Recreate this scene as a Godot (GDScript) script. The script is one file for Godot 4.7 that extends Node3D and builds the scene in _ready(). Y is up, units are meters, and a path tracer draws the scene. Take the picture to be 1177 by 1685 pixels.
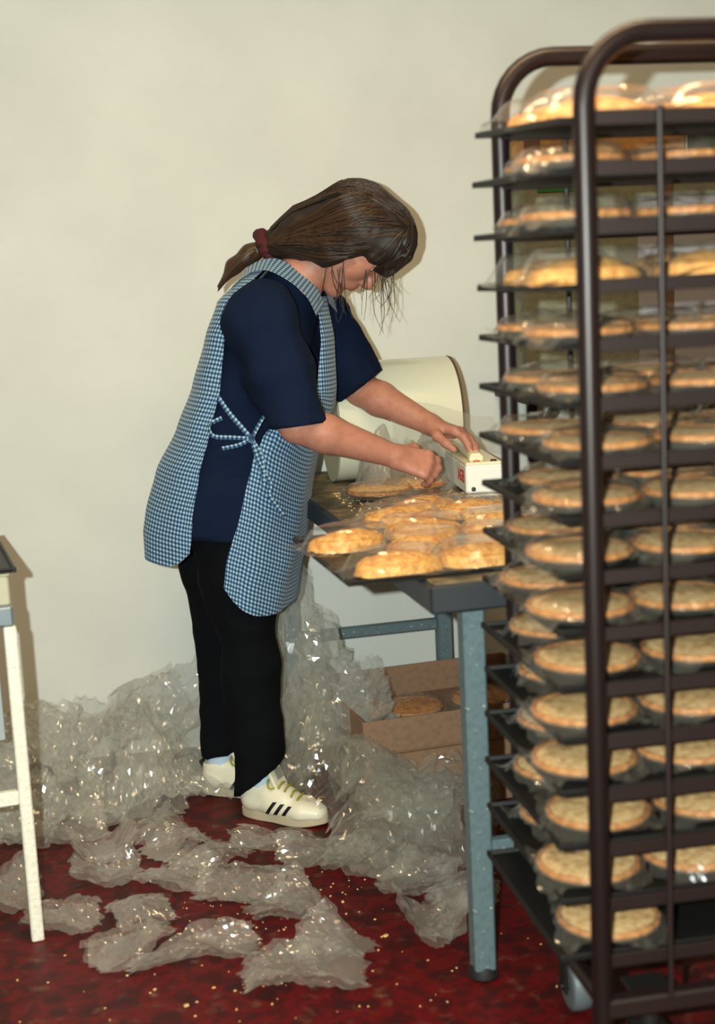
extends Node3D
# A bakery packing corner: a woman at a blue-legged work table seals wrapped pies, a tray rack stands close by, clear film litters the floor.

var rng := RandomNumberGenerator.new()
var mats := {}
var textures := {}

# ------------------------------------------------------------------ mesh building
class MB:
	var v := PackedVector3Array()
	var uv := PackedVector2Array()
	var ix := PackedInt32Array()

	func add(p: Vector3, t := Vector2.ZERO) -> int:
		v.append(p)
		uv.append(t)
		return v.size() - 1

	func tri(a: int, b: int, c: int) -> void:   # counter-clockwise seen from outside
		ix.append(a)
		ix.append(c)
		ix.append(b)

	func quad(a: int, b: int, c: int, d: int) -> void:
		tri(a, b, c)
		tri(a, c, d)

	func poly_out(ps: Array, mid: Vector3) -> void:   # a flat convex face turned away from mid
		var n: Vector3 = (ps[1] - ps[0]).cross(ps[2] - ps[0])
		var q := ps.duplicate()
		if n.dot(ps[0] - mid) < 0.0:
			q.reverse()
		var first := v.size()
		for p in q:
			var o: Vector3 = p - mid
			add(p, Vector2(o.x + o.z * 0.6, o.y + o.z * 0.4))
		for i in range(1, q.size() - 1):
			tri(first, first + i, first + i + 1)

	func box(mid: Vector3, size: Vector3, turn := Basis(), b := 0.003) -> void:
		var h := size / 2.0
		b = minf(b, minf(h.x, minf(h.y, h.z)) * 0.45)
		var c := {}
		for sx in [-1, 1]:
			for sy in [-1, 1]:
				for sz in [-1, 1]:
					for a in 3:
						var p := Vector3(sx * (h.x - b), sy * (h.y - b), sz * (h.z - b))
						p[a] = [sx, sy, sz][a] * h[a]
						c[[sx, sy, sz, a]] = mid + turn * p
		for a in 3:
			var o1 := (a + 1) % 3
			var o2 := (a + 2) % 3
			for s in [-1, 1]:
				var ps := []
				for st in [[-1, -1], [1, -1], [1, 1], [-1, 1]]:
					var k := [0, 0, 0]
					k[a] = s
					k[o1] = st[0]
					k[o2] = st[1]
					ps.append(c[[k[0], k[1], k[2], a]])
				poly_out(ps, mid)
			for s1 in [-1, 1]:
				for s2 in [-1, 1]:
					var k0 := [0, 0, 0]
					k0[o1] = s1
					k0[o2] = s2
					k0[a] = -1
					var k1 := k0.duplicate()
					k1[a] = 1
					poly_out([c[[k0[0], k0[1], k0[2], o1]], c[[k1[0], k1[1], k1[2], o1]], c[[k1[0], k1[1], k1[2], o2]], c[[k0[0], k0[1], k0[2], o2]]], mid)
		for sx in [-1, 1]:
			for sy in [-1, 1]:
				for sz in [-1, 1]:
					poly_out([c[[sx, sy, sz, 0]], c[[sx, sy, sz, 1]], c[[sx, sy, sz, 2]]], mid)

	func tube(path: Array, radii: Array, sides := 10, caps := true, flat := 1.0) -> void:
		var first := v.size()
		var n := path.size()
		var side := Vector3.ZERO
		for i in n:
			var t: Vector3 = (path[mini(i + 1, n - 1)] - path[maxi(i - 1, 0)]).normalized()
			if side == Vector3.ZERO:
				side = t.cross(Vector3.UP if absf(t.y) < 0.9 else Vector3.RIGHT).normalized()
			side = (side - t * side.dot(t)).normalized()
			var up := side.cross(t)
			var r: float = radii[i] if radii.size() > 1 else radii[0]
			for j in sides:
				var a := TAU * j / sides
				add(path[i] + side * cos(a) * r + up * sin(a) * r * flat, Vector2(float(j) / sides, float(i)))
		for i in n - 1:
			for j in sides:
				var a := first + i * sides + j
				var b := first + i * sides + (j + 1) % sides
				quad(a, a + sides, b + sides, b)
		if caps:
			var c0 := add(path[0])
			var c1 := add(path[n - 1])
			var s0 := v.size()
			for j in sides:
				add(v[first + j])
			for j in sides:
				add(v[first + (n - 1) * sides + j])
			for j in sides:
				tri(c0, s0 + j, s0 + (j + 1) % sides)
				tri(c1, s0 + sides + (j + 1) % sides, s0 + sides + j)

	func lathe(profile: Array, seg := 32, mid := Vector3.ZERO, turn := Basis(), wave := 0.0, waves := 0) -> void:   # profile (r, y) from below outwards and up
		var first := v.size()
		var n := profile.size()
		for i in n:
			for j in seg + 1:
				var a := TAU * j / seg
				var r: float = profile[i].x * (1.0 + wave * sin(a * waves))
				add(mid + turn * Vector3(cos(a) * r, profile[i].y, -sin(a) * r), Vector2(float(j) / seg, float(i) / n))
		for i in n - 1:
			for j in seg:
				var a := first + i * (seg + 1) + j
				quad(a, a + 1, a + seg + 2, a + seg + 1)

	func grid(nu: int, nv: int, f: Callable, flip := false) -> void:   # f(u, v) -> Vector3, u and v 0..1
		var first := v.size()
		for i in nu + 1:
			for j in nv + 1:
				var u := float(i) / nu
				var w := float(j) / nv
				add(f.call(u, w), Vector2(u, w))
		for i in nu:
			for j in nv:
				var a := first + i * (nv + 1) + j
				if flip:
					quad(a, a + 1, a + nv + 2, a + nv + 1)
				else:
					quad(a, a + nv + 1, a + nv + 2, a + 1)

	func join(o: MB, t: Transform3D) -> void:
		var first := v.size()
		for i in o.v.size():
			add(t * o.v[i], o.uv[i])
		for i in o.ix:
			ix.append(first + i)

	func mesh(smooth := true) -> ArrayMesh:
		var a := []
		a.resize(Mesh.ARRAY_MAX)
		if not smooth:
			var v2 := PackedVector3Array()
			var u2 := PackedVector2Array()
			for i in ix:
				v2.append(v[i])
				u2.append(uv[i])
			v = v2
			uv = u2
			ix = PackedInt32Array(range(v.size()))
		var nn := PackedVector3Array()
		nn.resize(v.size())
		for i in range(0, ix.size(), 3):
			var n := (v[ix[i + 2]] - v[ix[i]]).cross(v[ix[i + 1]] - v[ix[i]])
			for k in 3:
				nn[ix[i + k]] += n
		for i in nn.size():
			nn[i] = nn[i].normalized() if nn[i].length_squared() > 1e-24 else Vector3.UP
		a[Mesh.ARRAY_VERTEX] = v
		a[Mesh.ARRAY_NORMAL] = nn
		a[Mesh.ARRAY_TEX_UV] = uv
		a[Mesh.ARRAY_INDEX] = ix
		var m := ArrayMesh.new()
		m.add_surface_from_arrays(Mesh.PRIMITIVE_TRIANGLES, a)
		return m

# Bones are [a, b, ra, rb]. The joined field is meshed as surface nets.
func bone_d(p: Vector3, b: Array) -> float:
	var ba: Vector3 = b[1] - b[0]
	var t := clampf((p - b[0]).dot(ba) / maxf(ba.length_squared(), 1e-9), 0.0, 1.0)
	return p.distance_to(b[0] + ba * t) - lerpf(b[2], b[3], t)

func smin(a: float, b: float, k: float) -> float:
	var h := maxf(k - absf(a - b), 0.0) / k
	return minf(a, b) - h * h * k * 0.25

func field(p: Vector3, bones: Array, k: float) -> float:
	var d := 1e3
	for b in bones:
		d = smin(d, bone_d(p, b), k)
	return d

func nets(mb: MB, bones: Array, cell: float, k: float, cuts := [], ripple: FastNoiseLite = null, amp := 0.0, carve := []) -> void:
	var lo := Vector3(1e3, 1e3, 1e3)
	var hi := -lo
	for b in bones:
		var r := maxf(b[2], b[3]) + k * 0.3 + amp + cell * 3.0
		for e in 2:
			lo = lo.min(b[e] - Vector3(r, r, r))
			hi = hi.max(b[e] + Vector3(r, r, r))
	var nx := int((hi.x - lo.x) / cell) + 2
	var ny := int((hi.y - lo.y) / cell) + 2
	var nz := int((hi.z - lo.z) / cell) + 2
	var f := PackedFloat32Array()
	f.resize(nx * ny * nz)
	f.fill(1e3)
	for b in bones:
		var a: Vector3 = b[0]
		var ba: Vector3 = b[1] - a
		var l2 := maxf(ba.length_squared(), 1e-9)
		var ra: float = b[2]
		var dr: float = b[3] - ra
		var reach := maxf(b[2], b[3]) + k + amp + cell * 2.0
		var c0: Vector3 = (a.min(b[1]) - Vector3(reach, reach, reach) - lo) / cell
		var c1: Vector3 = (a.max(b[1]) + Vector3(reach, reach, reach) - lo) / cell
		for x in range(maxi(0, int(c0.x)), mini(nx, int(c1.x) + 2)):
			for y in range(maxi(0, int(c0.y)), mini(ny, int(c1.y) + 2)):
				var row := (x * ny + y) * nz
				for z in range(maxi(0, int(c0.z)), mini(nz, int(c1.z) + 2)):
					var p := lo + Vector3(x, y, z) * cell - a
					var t := clampf(p.dot(ba) / l2, 0.0, 1.0)
					var d := (p - ba * t).length() - ra - dr * t
					var e := f[row + z]
					var h := k - absf(d - e)
					if h > 0.0:
						f[row + z] = minf(d, e) - h * h / k * 0.25
					elif d < e:
						f[row + z] = d
	for q in carve:   # hollows: [centre, end, ra, rb, k]
		for x in nx:
			for y in ny:
				for z in nz:
					var i := (x * ny + y) * nz + z
					if f[i] < 0.03:
						var d := -bone_d(lo + Vector3(x, y, z) * cell, q)
						f[i] = -smin(-f[i], -d, q[4])
	if ripple or cuts:
		for x in nx:
			for y in ny:
				for z in nz:
					var i := (x * ny + y) * nz + z
					if f[i] < cell * 3.0 + amp:
						var p := lo + Vector3(x, y, z) * cell
						if ripple:
							f[i] += ripple.get_noise_3dv(p) * amp
						for c in cuts:   # [point, outward normal, reach]
							if p.distance_to(c[0]) < c[2]:
								f[i] = maxf(f[i], (p - c[0]).dot(c[1]))
	var vi := PackedInt32Array()
	vi.resize(f.size())
	vi.fill(-1)
	var far := cell * 2.5
	var sx := ny * nz
	var offs := [0, sx, nz, sx + nz, 1, sx + 1, nz + 1, sx + nz + 1]
	var cor := [Vector3(0, 0, 0), Vector3(1, 0, 0), Vector3(0, 1, 0), Vector3(1, 1, 0), Vector3(0, 0, 1), Vector3(1, 0, 1), Vector3(0, 1, 1), Vector3(1, 1, 1)]
	var edges := [[0, 1], [2, 3], [4, 5], [6, 7], [0, 2], [1, 3], [4, 6], [5, 7], [0, 4], [1, 5], [2, 6], [3, 7]]
	for x in nx - 1:
		for y in ny - 1:
			for z in nz - 1:
				var i := (x * ny + y) * nz + z
				if absf(f[i]) > far:
					continue
				var mask := 0
				for c in 8:
					if f[i + offs[c]] < 0.0:
						mask |= 1 << c
				if mask == 0 or mask == 255:
					continue
				var s := Vector3.ZERO
				var n := 0
				for e in edges:
					if ((mask >> e[0]) & 1) != ((mask >> e[1]) & 1):
						var fa := f[i + offs[e[0]]]
						var fb := f[i + offs[e[1]]]
						s += cor[e[0]].lerp(cor[e[1]], clampf(fa / (fa - fb), 0.0, 1.0))
						n += 1
				vi[i] = mb.add(lo + (Vector3(x, y, z) + s / n) * cell)
	for x in range(1, nx - 1):
		for y in range(1, ny - 1):
			for z in range(1, nz - 1):
				var i := (x * ny + y) * nz + z
				if absf(f[i]) > far:
					continue
				var inside := f[i] < 0.0
				for ax in 3:
					var st: int = [sx, nz, 1][ax]
					if (f[i + st] < 0.0) == inside:
						continue
					var o1: int = [nz, 1, sx][ax]
					var o2: int = [1, sx, nz][ax]
					var a := vi[i - o1 - o2]
					var b := vi[i - o2]
					var c := vi[i]
					var d := vi[i - o1]
					if a < 0 or b < 0 or c < 0 or d < 0:
						continue
					if inside:
						mb.quad(a, b, c, d)
					else:
						mb.quad(a, d, c, b)

# ------------------------------------------------------------------ things and parts
var taken := {}

func numbered(called: String) -> String:
	var n: int = taken.get(called, 0)
	taken[called] = n + 1
	return called if n == 0 else "%s_%03d" % [called, n]

func tag(o: Node, label := "", category := "", group := "", kind := "") -> void:
	for p in [["label", label], ["category", category], ["group", group], ["kind", kind]]:
		if p[1] != "":
			o.set_meta(p[0], p[1])

func thing(called: String, label: String, category: String, at := Vector3.ZERO, turn := 0.0, group := "") -> Node3D:
	var o := Node3D.new()
	o.name = numbered(called)
	add_child(o)
	o.position = at
	o.rotation.y = turn
	tag(o, label, category, group)
	return o

func part(called: String, m: Mesh, mat: Material, parent: Node, label := "") -> MeshInstance3D:
	var o := MeshInstance3D.new()
	o.name = called
	o.mesh = m
	o.material_override = mat
	parent.add_child(o, true)
	if label != "":
		o.set_meta("label", label)
	return o

func solo(called: String, m: Mesh, mat: Material, label: String, category: String, at := Vector3.ZERO, turn := 0.0, group := "") -> MeshInstance3D:
	var o := MeshInstance3D.new()
	o.name = numbered(called)
	o.mesh = m
	o.material_override = mat
	add_child(o)
	o.position = at
	o.rotation.y = turn
	tag(o, label, category, group)
	return o

func struct(called: String, m: Mesh, mat: Material) -> MeshInstance3D:
	var o := solo(called, m, mat, "", "")
	o.set_meta("kind", "structure")
	return o

func boxm(size: Vector3, mid := Vector3.ZERO, b := 0.003, turn := Basis()) -> ArrayMesh:
	var mb := MB.new()
	mb.box(mid, size, turn, b)
	return mb.mesh()

# ------------------------------------------------------------------ materials
func mat(called: String, c: Color, rough := 0.7, metal := 0.0) -> StandardMaterial3D:
	var m := StandardMaterial3D.new()
	m.resource_name = called
	m.albedo_color = c
	m.roughness = rough
	m.metallic = metal
	m.cull_mode = BaseMaterial3D.CULL_DISABLED
	mats[called] = m
	return m

func ntex(seed_: int, freq: float, stops: Array, kind := FastNoiseLite.TYPE_SIMPLEX_SMOOTH, oct := 4, size := 512) -> NoiseTexture2D:
	var n := FastNoiseLite.new()
	n.seed = seed_
	n.frequency = freq
	n.noise_type = kind
	n.fractal_octaves = oct
	var t := NoiseTexture2D.new()
	t.width = size
	t.height = size
	t.seamless = true
	t.noise = n
	var g := Gradient.new()
	var offs := PackedFloat32Array()
	var cols := PackedColorArray()
	for s in stops:
		offs.append(s[0])
		cols.append(s[1])
	g.offsets = offs
	g.colors = cols
	t.color_ramp = g
	return t

func skin_tex(m: StandardMaterial3D, t: Texture2D, scale: float, world := true) -> StandardMaterial3D:
	m.albedo_texture = t
	m.uv1_triplanar = true
	m.uv1_world_triplanar = world
	m.uv1_scale = Vector3(scale, scale, scale)
	return m

func relief(m: StandardMaterial3D, t: Texture2D, cm: float) -> StandardMaterial3D:
	m.heightmap_enabled = true
	m.heightmap_texture = t
	m.heightmap_scale = cm
	return m

func film(called: String, c: Color, rough: float) -> StandardMaterial3D:
	var m := mat(called, c, rough)
	m.transparency = BaseMaterial3D.TRANSPARENCY_ALPHA
	m.metallic_specular = 0.7
	return m

func g(v: float) -> Color:
	return Color(v, v, v)

func make_materials() -> void:
	var fine := ntex(3, 0.05, [[0.0, g(0.0)], [1.0, g(1.0)]])
	var fleck := ntex(8, 0.02, [[0.0, g(0.86)], [0.5, g(0.97)], [1.0, g(1.0)]])
	textures.fine = fine
	skin_tex(mat("wall paint", Color(0.86, 0.858, 0.825), 0.75), ntex(21, 0.006, [[0.0, g(0.955)], [1.0, g(1.0)]]), 0.7)
	relief(mats["wall paint"], fine, 0.03)
	mat("ceiling paint", Color(0.9, 0.89, 0.84), 0.9)
	# red painted concrete: worn blotches and trodden flour
	var fl := mat("red floor paint", Color(1, 1, 1), 0.5)
	fl.metallic_specular = 0.35
	skin_tex(fl, ntex(5, 0.011, [[0.0, Color(0.17, 0.06, 0.065)], [0.35, Color(0.25, 0.045, 0.055)], [0.6, Color(0.37, 0.04, 0.05)], [0.8, Color(0.28, 0.05, 0.06)], [1.0, Color(0.21, 0.065, 0.065)]], FastNoiseLite.TYPE_SIMPLEX_SMOOTH, 6, 1024), 1.1)
	fl.detail_enabled = true
	fl.detail_blend_mode = BaseMaterial3D.BLEND_MODE_MIX
	fl.detail_albedo = ntex(17, 0.014, [[0.0, Color(0.6, 0.47, 0.36, 0)], [0.66, Color(0.42, 0.28, 0.22, 0.0)], [0.85, Color(0.42, 0.28, 0.22, 0.35)], [1.0, Color(0.6, 0.48, 0.37, 0.6)]], FastNoiseLite.TYPE_SIMPLEX_SMOOTH, 7, 1024)
	relief(fl, fine, 0.06)
	mat("rack steel", Color(0.135, 0.09, 0.09), 0.38, 0.4)
	mat("rack rail", Color(0.125, 0.072, 0.066), 0.5, 0.1)
	mat("tray steel", Color(0.075, 0.068, 0.064), 0.5, 0.2)
	mat("black rubber", Color(0.06, 0.06, 0.065), 0.7)
	mat("wheel grey", Color(0.36, 0.38, 0.39), 0.5)
	mat("caster steel", Color(0.2, 0.19, 0.18), 0.45, 0.6)
	skin_tex(mat("blue paint", Color(0.37, 0.44, 0.455), 0.5), fleck, 5.0)
	var chips := mats["blue paint"] as StandardMaterial3D
	chips.detail_enabled = true
	chips.detail_blend_mode = BaseMaterial3D.BLEND_MODE_MIX
	chips.detail_albedo = ntex(31, 0.03, [[0.0, Color(0.85, 0.82, 0.72, 0)], [0.85, Color(0.8, 0.77, 0.68, 0.0)], [0.88, Color(0.8, 0.77, 0.68, 0.8)], [1.0, Color(0.9, 0.85, 0.75, 1.0)]])
	skin_tex(mat("table steel", Color(1, 1, 1), 0.45, 0.15), ntex(12, 0.012, [[0.0, Color(0.30, 0.27, 0.23)], [0.45, Color(0.40, 0.36, 0.29)], [0.65, Color(0.52, 0.45, 0.33)], [1.0, Color(0.66, 0.55, 0.38)]], FastNoiseLite.TYPE_SIMPLEX_SMOOTH, 6), 2.2)
	mat("table edge", Color(0.22, 0.235, 0.25), 0.4, 0.3)
	var crust := ntex(41, 0.02, [[0.0, Color(0.66, 0.43, 0.22)], [0.3, Color(0.88, 0.68, 0.43)], [0.65, Color(0.96, 0.79, 0.54)], [1.0, Color(0.99, 0.87, 0.66)]], FastNoiseLite.TYPE_SIMPLEX_SMOOTH, 5)
	skin_tex(mat("pie lid", Color(1, 1, 1), 0.6), crust, 5.0)
	relief(mats["pie lid"], fine, 0.25)
	skin_tex(mat("pie lid brown", Color(0.93, 0.74, 0.52), 0.6), crust, 4.0)
	relief(mats["pie lid brown"], fine, 0.25)
	skin_tex(mat("pie lid pale", Color(1.0, 0.88, 0.78), 0.6), crust, 3.0)
	relief(mats["pie lid pale"], fine, 0.25)
	skin_tex(mat("pie rim", Color(1, 1, 1), 0.55), ntex(43, 0.03, [[0.0, Color(0.50, 0.27, 0.12)], [0.45, Color(0.68, 0.43, 0.21)], [1.0, Color(0.84, 0.64, 0.40)]]), 6.0)
	skin_tex(mat("pasty crust", Color(1, 1, 1), 0.5), ntex(47, 0.022, [[0.0, Color(0.58, 0.33, 0.12)], [0.35, Color(0.80, 0.53, 0.23)], [0.65, Color(0.90, 0.68, 0.36)], [1.0, Color(0.95, 0.82, 0.58)]], FastNoiseLite.TYPE_SIMPLEX_SMOOTH, 5), 4.0)
	relief(mats["pasty crust"], fine, 0.3)
	mat("foil", Color(0.75, 0.74, 0.70), 0.3, 0.9)
	film("wrapper film", Color(0.82, 0.79, 0.72, 0.045), 0.13)
	film("heap film", Color(0.78, 0.775, 0.73, 0.185), 0.12)
	film("drift film", Color(0.70, 0.69, 0.63, 0.125), 0.12)
	film("floor film", Color(0.76, 0.73, 0.68, 0.175), 0.11)
	film("bag film", Color(0.86, 0.85, 0.78, 0.14), 0.14)
	var rl := mat("film roll", Color(0.86, 0.85, 0.76), 0.24)
	rl.clearcoat_enabled = true
	rl.clearcoat = 0.6
	rl.clearcoat_roughness = 0.15
	mat("brown card", Color(0.42, 0.31, 0.2), 0.8)
	skin_tex(mat("carton board", Color(0.56, 0.43, 0.33), 0.85), fleck, 4.0)
	skin_tex(mat("orange carton", Color(0.73, 0.53, 0.30), 0.8), fleck, 4.0)
	skin_tex(mat("grey carton", Color(0.50, 0.50, 0.42), 0.8), fleck, 4.0)
	mat("parcel tape", Color(0.40, 0.30, 0.24), 0.4)
	mat("lavender print", Color(0.60, 0.59, 0.62), 0.7)
	mat("green print", Color(0.13, 0.42, 0.16), 0.6)
	mat("dark green", Color(0.12, 0.15, 0.12), 0.5)
	mat("cream board", Color(0.70, 0.68, 0.59), 0.7)
	skin_tex(mat("white paint", Color(0.93, 0.91, 0.84), 0.55), fleck, 6.0)
	var wp := mats["white paint"] as StandardMaterial3D
	wp.detail_enabled = true
	wp.detail_albedo = ntex(61, 0.03, [[0.0, Color(0.3, 0.25, 0.2, 0)], [0.85, Color(0.3, 0.25, 0.2, 0.0)], [0.88, Color(0.3, 0.25, 0.2, 0.8)], [1.0, Color(0.25, 0.2, 0.15, 1.0)]])
	mat("grey blue paint", Color(0.66, 0.70, 0.70), 0.6)
	mat("galvanised", Color(0.55, 0.6, 0.63), 0.35, 0.5)
	mat("white plastic", Color(0.92, 0.915, 0.88), 0.4)
	mat("cream plastic", Color(0.90, 0.87, 0.75), 0.4)
	mat("red print", Color(0.66, 0.10, 0.08), 0.5)
	mat("orange print", Color(0.80, 0.45, 0.28), 0.5)
	mat("dark mark", Color(0.15, 0.14, 0.13), 0.5)
	# the person
	var sk := mat("skin", Color(0.69, 0.485, 0.41), 0.55)
	skin_tex(sk, ntex(71, 0.02, [[0.0, Color(0.93, 0.82, 0.78)], [0.5, Color(1, 0.97, 0.95)], [1.0, Color(1, 1, 1)]]), 4.0, false)
	sk.subsurf_scatter_enabled = true
	sk.subsurf_scatter_strength = 0.15
	mat("nail", Color(0.88, 0.66, 0.56), 0.35)
	mat("lip", Color(0.72, 0.38, 0.33), 0.5)
	mat("eye white", Color(0.9, 0.88, 0.85), 0.3)
	mat("iris", Color(0.22, 0.17, 0.12), 0.3)
	var weave := ntex(75, 0.2, [[0.0, g(0.85)], [1.0, g(1.0)]])
	skin_tex(mat("navy cloth", Color(0.085, 0.125, 0.215), 0.9), weave, 8.0, false)
	mats["navy cloth"].rim_enabled = true
	mats["navy cloth"].rim = 0.03
	mats["navy cloth"].metallic_specular = 0.15
	skin_tex(mat("black cloth", Color(0.055, 0.06, 0.075), 0.9), weave, 8.0, false)
	mats["black cloth"].metallic_specular = 0.2
	var hair := mat("hair", Color(0.8, 0.8, 0.8), 0.62)
	hair.albedo_texture = ntex(81, 0.01, [[0.0, Color(0.10, 0.065, 0.045)], [0.55, Color(0.17, 0.11, 0.075)], [1.0, Color(0.29, 0.19, 0.12)]])
	hair.uv1_triplanar = true
	hair.uv1_scale = Vector3(3, 3, 30)
	mat("hair strand", Color(0.24, 0.16, 0.10), 0.38)
	mat("hair strand dark", Color(0.12, 0.08, 0.055), 0.38)
	mat("maroon cloth", Color(0.26, 0.03, 0.06), 0.85)
	mat("shoe leather", Color(0.88, 0.85, 0.76), 0.45)
	mat("shoe sole", Color(0.72, 0.67, 0.56), 0.7)
	mat("black trim", Color(0.07, 0.065, 0.06), 0.5)
	mat("yellow lace", Color(0.62, 0.60, 0.22), 0.8)
	mat("sock", Color(0.72, 0.79, 0.86), 0.9)
	mat("tongue label", Color(0.55, 0.53, 0.49), 0.5)
	# gingham: white, mid and deep blue checks
	var im := Image.create(64, 64, false, Image.FORMAT_RGB8)
	for x in 64:
		for y in 64:
			var dark := int(x % 32 < 16) + int(y % 32 < 16)
			var c: Color = [Color(0.66, 0.76, 0.80), Color(0.27, 0.43, 0.57), Color(0.06, 0.16, 0.33)][dark]
			im.set_pixel(x, y, c * (0.94 + 0.06 * float((x + y) % 2)))
	var gm := mat("gingham", Color(1, 1, 1), 0.85)
	gm.albedo_texture = ImageTexture.create_from_image(im)
	gm.rim_enabled = true
	gm.rim = 0.2

# ------------------------------------------------------------------ clear film
func folds(n: int, amp: float) -> Array:
	var out := []
	for i in n:
		var a := rng.randf() * TAU
		out.append([Vector2(cos(a), sin(a)), rng.randf_range(-0.32, 0.32), amp * rng.randf_range(-1.0, 1.0) * (1.0 if i < n / 2 else 0.45)])
	return out

func crumple(p: Vector2, fs: Array) -> float:   # p about -0.5..0.5; creased like a pressed sheet
	var d := 0.0
	for q in fs:
		var t := p.dot(q[0])
		d += q[2] * (absf(t - q[1]) + 1.4 * q[1] * t - 0.3)
	return d

var crease_noise: FastNoiseLite

func crease(p: Vector3) -> float:   # sharp little ridges, about -0.5..0.5
	if crease_noise == null:
		crease_noise = FastNoiseLite.new()
		crease_noise.seed = 77
		crease_noise.noise_type = FastNoiseLite.TYPE_SIMPLEX
		crease_noise.fractal_type = FastNoiseLite.FRACTAL_RIDGED
		crease_noise.fractal_octaves = 2
		crease_noise.frequency = 8.0
	return crease_noise.get_noise_3dv(p)

# A crumpled piece of film: folded by fs, its outline pulled in by gs and off-square, finely creased; lift puts it where it lies.
func sheet(mb: MB, w: float, h: float, n: int, amp: float, fs: Array, gs: Array, lift: Callable, t: Transform3D, fine := 0.0, ragged := 0.0) -> void:
	var o := Vector3(rng.randf(), rng.randf(), rng.randf()) * 40.0
	mb.grid(n, n, func(u, v):
		var q := Vector2(u - 0.5, v - 0.5)
		var edge := 0.06 * crumple(q * 1.7, gs) / maxf(amp, 0.001)
		var sx := 1.0 + edge - ragged * (1.1 * q.y * q.y + 0.38 * crease(o + Vector3(0, q.y * 0.35, 0)))
		var sy := 1.0 - edge - ragged * (1.1 * q.x * q.x + 0.38 * crease(o + Vector3(q.x * 0.35, 7, 0)))
		var p := t * Vector3(q.x * w * sx, crumple(q, fs) + fine * crease(o + Vector3(q.x * w, 0.0, q.y * h) * 1.6), q.y * h * sy)
		return lift.call(p))

# ------------------------------------------------------------------ bakery goods
var pie_meshes := {}

func make_pie_meshes() -> void:
	var lid := MB.new()
	var lf := folds(7, 0.018)
	var prof := []
	for i in 9:
		var r := 0.073 * (1.0 - i / 8.0)
		prof.append(Vector2(maxf(r, 0.0005), 0.0275 + 0.0045 * (1.0 - pow(r / 0.073, 2.0))))
	lid.lathe(prof, 40)
	for i in lid.v.size():
		lid.v[i].y += 0.10 * crumple(Vector2(lid.v[i].x, lid.v[i].z) * 6.0, lf)
	pie_meshes.lid = lid.mesh()
	var rim := MB.new()
	rim.lathe([Vector2(0.0775, 0.019), Vector2(0.081, 0.0215), Vector2(0.0815, 0.0255), Vector2(0.0795, 0.0290), Vector2(0.0765, 0.0298), Vector2(0.0735, 0.0285), Vector2(0.072, 0.025)], 72, Vector3.ZERO, Basis(), 0.018, 18)
	pie_meshes.rim = rim.mesh()
	var dish := MB.new()
	dish.lathe([Vector2(0.001, 0.006), Vector2(0.062, 0.006), Vector2(0.067, 0.009), Vector2(0.078, 0.019), Vector2(0.0815, 0.0195), Vector2(0.0815, 0.0205), Vector2(0.077, 0.0205)], 60, Vector3.ZERO, Basis(), 0.008, 30)
	pie_meshes.dish = dish.mesh()
	pie_meshes.wrap = []
	for k in 4:
		var w := MB.new()
		var fs := folds(10, 0.05)
		var gs := folds(6, 0.04)
		sheet(w, 0.184, 0.184, 30, 0.05, fs, gs, func(p):
			var r := Vector2(p.x, p.z).length()
			var top := 0.037 + 0.012 * maxf(0.0, 1.0 - r / 0.09)
			var drop := smoothstep(0.070, 0.099, r)
			return Vector3(p.x, lerpf(top + absf(p.y) * 0.35, 0.003 + absf(p.y) * 0.8, drop), p.z), Transform3D(), 0.012, 0.25)
		pie_meshes.wrap.append(w.mesh(false))
	# oval pasties with a crimped seam, for the tray on the table
	pie_meshes.pasty = []
	for k in 3:
		var pb := MB.new()
		var pf := folds(8, 0.05)
		pb.grid(28, 20, func(u, v):
			var a: float = u * TAU
			var s: float = v
			var r: float = s * (1.0 + 0.05 * sin(a * 3.0 + k) + 0.03 * sin(a * 14.0) * smoothstep(0.8, 1.0, s))
			var y := 0.004 + 0.036 * pow(maxf(0.0, 1.0 - s * s), 0.6) + (0.006 if s > 0.82 and s < 0.98 else 0.0)
			return Vector3(cos(a) * r * 0.085, y * (1.0 + 3.0 * crumple(Vector2(cos(a), sin(a)) * s * 0.5, pf)), -sin(a) * r * 0.056))
		pb.grid(28, 1, func(u, v):
			var a: float = u * TAU
			return Vector3(cos(a) * 0.083 * (1.0 - v), 0.003, -sin(a) * 0.054 * (1.0 - v)), true)
		pie_meshes.pasty.append(pb.mesh())
	pie_meshes.bag = []
	for k in 4:
		var w := MB.new()
		var fs := folds(11, 0.06)
		var gs := folds(6, 0.05)
		sheet(w, 0.23, 0.155, 28, 0.06, fs, gs, func(p):
			var r := Vector2(p.x / 0.098, p.z / 0.068).length()
			return Vector3(p.x, lerpf(0.047 + absf(p.y) * 0.3, 0.004 + absf(p.y) * 0.5, smoothstep(0.75, 1.15, r)), p.z), Transform3D())
		pie_meshes.bag.append(w.mesh(false))

func pie(label: String, group: String, at: Vector3, look := "pie lid", wrapped := true, tall := 1.0) -> Node3D:
	var t := thing("wrapped_pie" if wrapped else "pie", label, "pie", at - Vector3(0, 0.005, 0), rng.randf() * TAU, group)
	var body := []
	body.append(part("foil_dish", pie_meshes.dish, mats["foil"], t))
	body.append(part("crust_lid", pie_meshes.lid, mats[look], t))
	body.append(part("crust_rim", pie_meshes.rim, mats["pie rim"], t))
	if wrapped:
		body.append(part("film_wrapper", pie_meshes.wrap[rng.randi() % 4], mats["wrapper film"], t))
		body[3].rotation.y = -t.rotation.y + rng.randf_range(-0.25, 0.25)
	for b in body:
		b.scale = Vector3(1.01, tall, 1.01)
	return t

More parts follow.
